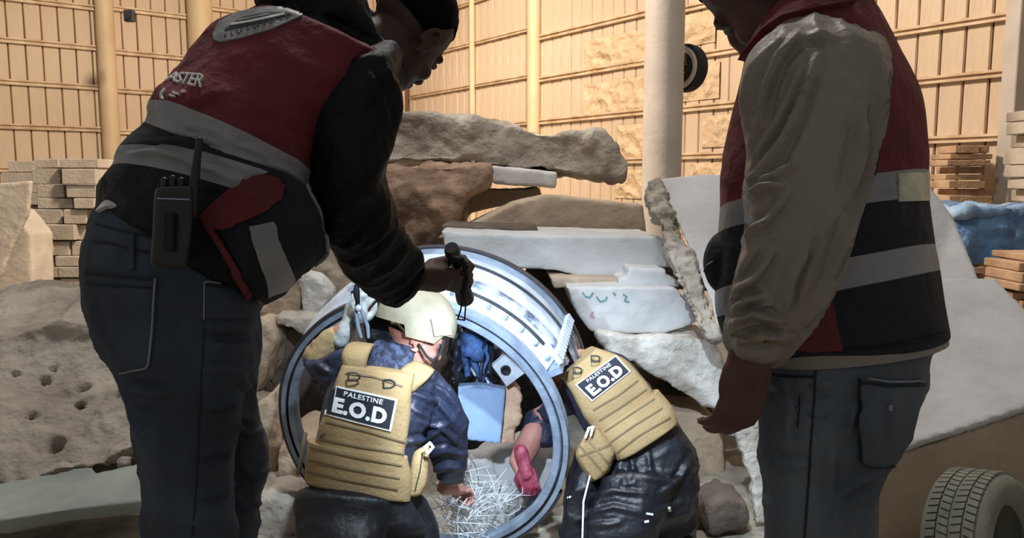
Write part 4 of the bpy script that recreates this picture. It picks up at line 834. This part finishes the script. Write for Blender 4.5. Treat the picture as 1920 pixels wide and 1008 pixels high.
mb = MB(); loft(mb, [(694, 676, 770, 690, 2.56, .055, 6), (690, 655, 778, 668, 2.57, .065, 6), (704, 640, 782, 650, 2.59, .06, 4)]); build(mb, 'neck_scarf', M['camo'], C, voxel=.006, disp=dict(amp=.009, scale=16, direction=(1, 0, .1), k=3, ridged=True))
# helmet
hm = MB(); rg = []
HM = frame((.72, .30, -.42), (.25, .2, 1), P(780, 618, 2.60))
for i in range(17):
    row = []
    for j in range(48):
        a = 2 * math.pi * j / 48; fr = math.sin(a); lim = 96 + 10 * max(0, -fr) + (16 if abs(fr) < .45 else 0) - 10 * max(0, fr); t = math.radians(lim) * (i / 16) + .02
        row.append(HM @ V((.118 * math.sin(t) * math.cos(a), -.008 + .140 * math.sin(t) * math.sin(a), .022 + .128 * math.cos(t))))
    rg.append(row)
inner = [[HM @ (V((0, 0, .0)) + ((HM.inverted() @ p) * .92)) for p in r] for r in rg][::-1]
hm.rings(rg + inner); hel = build(hm, 'helmet', M['helmet'], C, auto=40)
th2 = bvh(hel); hit.last = 2.5
strip('helmet_rim', [(722, 612), (750, 626), (782, 646), (800, 652)], 5, th2, M['tand'], hel, .004, .006)
sheet('rail_mount', [(806, 598), (836, 594)], [(812, 628), (842, 626)], th2, M['helmet'], hel, .012, .014, 8, 6)
mb = MB(); chain(mb, [P(786, 646, 2.5), P(800, 668, 2.5), P(812, 676, 2.5), P(826, 662, 2.5), P(832, 640, 2.5)], .005); build(mb, 'chin_strap', M['blackm'], hel)
# plate carrier
pc = empty('plate_carrier', (0, 0, 0)); pc.parent = C; 
def sub(o): return o
back = [(640, 684, 778, 700, 2.47, .05, 4), (630, 712, 772, 730, 2.455, .055, 5), (612, 772, 768, 800, 2.45, .06, 6), (594, 815, 758, 852, 2.45, .06, 7), (586, 860, 752, 890, 2.45, .06, 7), (576, 903, 738, 938, 2.45, .05, 7)]
bpn = vest_plate('back_panel', back, .06, M['tan'], C, disp=dict(amp=.005, scale=9, direction=(1, 0, -.2), k=2.5))
cb = vest_plate('cummerbund', [(580, 826, 764, 853, 2.50, .115, 8), (574, 862, 770, 895, 2.50, .115, 8), (571, 900, 768, 936, 2.50, .11, 8)], .1, M['tan'], C, disp=dict(amp=.004, scale=10, direction=(1, 0, -.2), k=3))
mb = MB(); loft(mb, [(644, 700, 684, 704, 2.47, .03), (640, 668, 690, 672, 2.48, .035), (648, 648, 700, 650, 2.52, .035), (660, 640, 706, 645, 2.58, .03)], e=3); build(mb, 'shoulder_strap', M['tan'], C, voxel=.006)
mb = MB(); loft(mb, [(742, 712, 776, 735, 2.47, .028), (752, 690, 802, 712, 2.49, .03), (774, 676, 816, 694, 2.54, .03)], e=3); build(mb, 'shoulder_strap', M['tan'], C, voxel=.006)
mb = MB(); loft(mb, [(672, 672, 700, 700, 2.47, .03), (690, 690, 730, 706, 2.455, .03), (730, 696, 768, 716, 2.46, .03)], e=3); build(mb, 'collar_roll', M['tan'], C, voxel=.006)
tp = bvh(bpn, cb); hit.last = 2.4
def eod_patch(parent, q, tp):
    q = [V((*a, 0)) for a in q]
    def B_(u, v): a = (q[0] * (1 - u) + q[1] * u) * (1 - v) + (q[3] * (1 - u) + q[2] * u) * v; return (a.x, a.y)
    pw = sheet('patch_border', [B_(0, 0), B_(1, 0)], [B_(0, 1), B_(1, 1)], tp, M['patchw'], parent, .006, .008, 12, 8)
    sheet('patch_field', [B_(.03, .05), B_(.97, .05)], [B_(.03, .95), B_(.97, .95)], tp, M['patch'], pw, .0075, .006, 12, 8)
    text_on('patch_lettering', 'PALESTINE', [B_(.22, .1), B_(.80, .1), B_(.80, .25), B_(.22, .25)], tp, M['patchw'], pw, .010, bold=.012, spacing=1.1)
    text_on('patch_lettering', 'E.O.D', [B_(.10, .34), B_(.90, .34), B_(.90, .86), B_(.10, .86)], tp, M['patchw'], pw, .010, bold=.05, spacing=1.08)
    return pw
eod_patch(C, [(622, 721), (745, 748), (733, 808), (611, 777)], tp)
for y0, y1 in ((818, 850), (838, 872), (862, 896), (884, 917)): strip('webbing_row', [(584 - (y0 - 818) * .12, y0), (670, (y0 + y1) / 2 + 2), (756 - (y0 - 818) * .15, y1)], 3, tp, M['tand'], bpn, .004, .006)
strip('webbing_row', [(612, 790), (690, 808), (762, 830)], 3, tp, M['tand'], bpn, .004, .006); strip('seam', [(648, 700), (700, 706), (755, 724)], 3, tp, M['tand'], bpn, .004, .006)
def dring(parent, x, y, d, r, tilt=0):
    mt = frame((.05, -1, .2), (math.sin(tilt), 0, math.cos(tilt)), P(x, y, d)); pts = [mt @ V((r * .9, 0, r * .7)), mt @ V((-r * .3, 0, r * .7)), mt @ V((-r, 0, r * .3)), mt @ V((-r, 0, -r * .3)), mt @ V((-r * .3, 0, -r * .7)), mt @ V((r * .9, 0, -r * .7)), mt @ V((r * .9, 0, r * .7))]
    mb = MB(); chain(mb, pts, .003); build(mb, 'strap_ring', M['steeld'], parent)
hit.last = 2.4; dring(bpn, 663, 706, hit(tp, 663, 706)[0].y - .03 + .06, .018); dring(bpn, 729, 719, 2.40, .018)
pou = MB(); loft(pou, [(774, 850, 806, 836, 2.50, .03), (770, 870, 804, 866, 2.49, .034), (766, 905, 800, 905, 2.49, .034), (766, 930, 790, 926, 2.49, .03)], e=3); po = build(pou, 'side_pouch', M['tan'], C, voxel=.006)
tpo = bvh(po); hit.last = 2.45; strip('pouch_zip', [(792, 848), (788, 880), (778, 920)], 2.5, tpo, M['dark_print'], po, .002, .003, 12)
mb = MB(); chain(mb, [P(796, 838, 2.43), P(806, 830, 2.43), P(812, 838, 2.43), P(802, 850, 2.43), P(796, 838, 2.43)], .005); build(mb, 'pull_loop', M['patchw'], po)
bpy.data.objects.remove(pc)
mb = MB().box((0, 0, 0), (.012, .02, .15), frame((0, 1, 0), (.2, 0, 1), P(566, 850, 2.62)), .003); build(mb, 'side_strap', M['tand'], C)
tl = empty('hand_tool', P(668, 640, 2.6), 'shiny metal pliers held up in the gloved hand beside the helmet', 'tool')
for dx in (-1, 1):
    mb = MB(); mb.tube([P(672 + 3 * dx, 560, 2.62), P(672 + 5 * dx, 580, 2.62), P(680 + 9 * dx, 610, 2.62), P(684 + 7 * dx, 632, 2.62)], [.003, .006, .007, .006], 10, 'round'); build(mb, 'handle', M['steel'], tl)
mb = MB().tube([P(669, 536, 2.6), P(668, 548, 2.6), P(671, 566, 2.61)], [.009, .012, .008], 12, 'round'); build(mb, 'tool_head', M['blackm'], tl)
mb = MB().ell(P(672, 578, 2.61), (.011, .008, .011)); build(mb, 'pivot', M['steelw'], tl)
# ---------------------------------------------------------------- bent man right of the ring
D = empty('person', P(1200, 1060, 3.0), 'person reaching into the casing from the right, tan plate vest, face hidden', 'person'); D.location.z = 0
dt = [(1052, 712, 1130, 655, 3.1, .09), (1062, 745, 1172, 668, 3.08, .115), (1085, 790, 1212, 715, 3.06, .125), (1115, 830, 1248, 762, 3.04, .13), (1145, 875, 1272, 800, 3.02, .13)]
dl = [(1140, 870, 1274, 800, 3.02, .13), (1126, 915, 1300, 835, 3.0, .14), (1112, 960, 1310, 890, 2.98, .14), (1108, 1000, 1306, 950, 2.96, .12)]
dn = [(1128, 900, 1280, 900, 2.9, .10), (1104, 960, 1250, 965, 2.86, .10), (1092, 1010, 1230, 1015, 2.84, .09), (1090, 1060, 1210, 1070, 2.86, .075)]
df = [(1190, 900, 1308, 880, 3.1, .10), (1200, 960, 1308, 960, 3.1, .09), (1210, 1060, 1300, 1060, 3.1, .07)]
dk = [(1075, 850, 1150, 840, 3.05, .08), (1062, 920, 1130, 920, 3.0, .08), (1050, 1000, 1110, 1005, 3.0, .075), (1045, 1060, 1105, 1065, 3.02, .07)]
da = [(1070, 780, 1110, 696, 3.08, .06), (1020, 790, 1066, 700, 3.14, .065), (990, 772, 1052, 738, 3.18, .065), (978, 800, 1048, 790, 3.18, .06), (972, 822, 1040, 832, 3.16, .052)]
mtD = frame((-.55, .55, -.6), (-.4, .4, 1), P(1040, 668, 3.22))
mb = MB(); head_mb(mb, mtD, 1.0); mb.tube([mtD @ V((0, 0, -.03)), mtD @ V((0, -.03, -.1)), P(1088, 690, 3.14)], [.052, .056, .08], 14, 'round')
for q, k in ((dt, .85), (dl, .8), (dn, .7), (df, .7), (dk, .7), (da, .6)): loft(mb, lerp_rows(q, k))
mb.tube([P(1005, 800, 3.16), P(988, 838, 3.13), P(974, 868, 3.09), P(982, 886, 3.06)], [.045, .052, .044, .032], 14, 'round')
hand_mb(mb, frame((.25, -.2, -.9), (0, -1, .2), P(984, 874, 3.04)), curl=.55, side=1, s=.9)
build(mb, 'body', M['skin_l'], D, voxel=.005, sm=2); face_bits(mtD, D, 1.0, ears=M['skin_l'])
for x, d_ in ((1150, 2.86), (1260, 3.1)): c = P(x, 1100, d_); shoe(D, (c.x, c.y, 0), (-.8, .5, 0), M['blackm'])
mb = MB(); hand_mb(mb, frame((.25, -.2, -.9), (0, -1, .2), P(984, 874, 3.04)), curl=.55, side=1, s=1.0); build(mb, 'knit_glove', M['maroon'], D, voxel=.005, sm=1)
mb = MB(); loft(mb, dt); loft(mb, da)
build(mb, 'jacket', M['nylon'], D, voxel=.007, sm=2, disp=[dict(amp=.009, scale=9, direction=(.7, 0, .6), k=3, ridged=True, off=17)])
mb = MB(); loft(mb, dl); loft(mb, dn); loft(mb, df); loft(mb, dk)
tD = build(mb, 'trousers', M['nylonb'], D, voxel=.008, sm=2, disp=[dict(amp=.018, scale=10, direction=(1, 0, .25), k=3.5, ridged=True, octv=2, off=21)])
crease(tD, [[(1120, 902), (1180, 888), (1262, 905)], [(1112, 930), (1150, 918), (1210, 926)], [(1104, 962), (1150, 950), (1200, 960)], [(1184, 858), (1190, 900)], [(1214, 846), (1222, 892)], [(1240, 925), (1275, 895), (1298, 856)], [(1100, 985), (1160, 980)], [(1230, 960), (1280, 940)], [(1160, 872), (1172, 905)]], 5, .012)
mb = MB().ell((0, 0, 0), (.098, .115, .12), mtD @ Matrix.Translation((0, -.02, .025))); build(mb, 'knit_cap', M['rubbled'], D, disp=dict(amp=.006, scale=20))
mb = MB(); loft(mb, [(1040, 700, 1100, 672, 3.12, .06), (1050, 715, 1112, 680, 3.1, .07)]); build(mb, 'neck_scarf', M['camo'], D, voxel=.006, disp=dict(amp=.008, scale=18))
bD = vest_plate('back_panel', [(1052, 706, 1118, 650, 2.98, .05, 4), (1072, 735, 1170, 672, 2.96, .055, 5), (1090, 776, 1200, 704, 2.95, .058, 6), (1112, 806, 1226, 736, 2.95, .06, 6), (1148, 860, 1262, 794, 2.94, .055, 6)], .06, M['tan'], D, disp=dict(amp=.004, scale=10, direction=(.8, 0, .5), k=2.5))
cD = vest_plate('cummerbund', [(1112, 806, 1234, 730, 3.0, .13, 6), (1132, 836, 1258, 760, 2.99, .135, 6), (1156, 862, 1270, 790, 2.98, .13, 6)], .1, M['tan'], D, disp=dict(amp=.004, scale=10, direction=(.8, 0, .5), k=2.5))
mb = MB(); loft(mb, [(1096, 690, 1130, 668, 2.96, .03), (1090, 676, 1122, 655, 3.0, .035), (1086, 662, 1112, 648, 3.06, .03)], e=3); loft(mb, [(1060, 716, 1090, 700, 2.97, .03), (1046, 706, 1080, 688, 3.02, .03)], e=3); build(mb, 'shoulder_strap', M['tan'], D, voxel=.006)
tq = bvh(bD, cD); hit.last = 2.9
eod_patch(D, [(1079, 721), (1154, 667), (1182, 697), (1110, 752)], tq)
for k in range(5):
    f = k / 4; strip('webbing_row', [(1112 + 44 * f, 768 + 80 * f), (1160 + 38 * f, 740 + 76 * f), (1196 + 60 * f, 712 + 70 * f)], 3, tq, M['tand'], bD, .004, .006)
dring(bD, 1082, 694, 2.9, .016); dring(bD, 1116, 672, 2.9, .016)
mb = MB(); loft(mb, [(1092, 822, 1118, 798, 2.90, .04), (1078, 850, 1140, 826, 2.90, .05), (1086, 872, 1152, 850, 2.90, .05), (1106, 902, 1144, 876, 2.90, .04)], e=3); po = build(mb, 'side_pouch', M['tan'], D, voxel=.006, disp=dict(amp=.008, scale=14, direction=(.5, 0, -.8), k=2.5, ridged=True))
tpo = bvh(po); hit.last = 2.85
for a, b in (((1088, 836), (1130, 884)), ((1100, 822), (1144, 872)), ((1084, 856), (1146, 832))): strip('pouch_strap', [a, b], 4, tpo, M['tand'], po, .003, .004, 12)
mb = MB(); chain(mb, [P(1098, 820, 2.84), P(1104, 802, 2.84), P(1112, 800, 2.84), P(1108, 816, 2.84)], .005); build(mb, 'pull_loop', M['patchw'], po)
mb = MB(); chain(mb, [P(1106, 892, 2.84), P(1094, 940, 2.76), P(1092, 1010, 2.72)], .0035); build(mb, 'hanging_cord', M['patchw'], D)
ttD = bvh(tD); hit.last = 2.8
for pts in ([(1212, 962), (1224, 964)], [(1208, 978), (1216, 976)], [(1254, 950), (1256, 958)], [(1052, 930), (1054, 932)], [(1068, 930), (1070, 932)]): strip('white_dot', pts, 4, ttD, M['patchw'], tD, .003, .004, 4)  # small white dots laid on the trouser cloth
# ---------------------------------------------------------------- the flashlight's own light
def spot(loc, target, energy, ang, blend, parent=None, size=.02):
    l = bpy.data.lights.new('flashlight_beam', 'SPOT'); l.energy = energy; l.spot_size = math.radians(ang); l.spot_blend = blend; l.color = (.70, .84, 1.0); l.shadow_soft_size = size
    o = bpy.data.objects.new('flashlight_beam', l); COL.objects.link(o); o.location = loc; o.rotation_euler = (V(target) - V(loc)).to_track_quat('-Z', 'Y').to_euler(); return o
spot(FL1 + fax * .03, P(1000, 860, 3.2), 95, 78, .8)
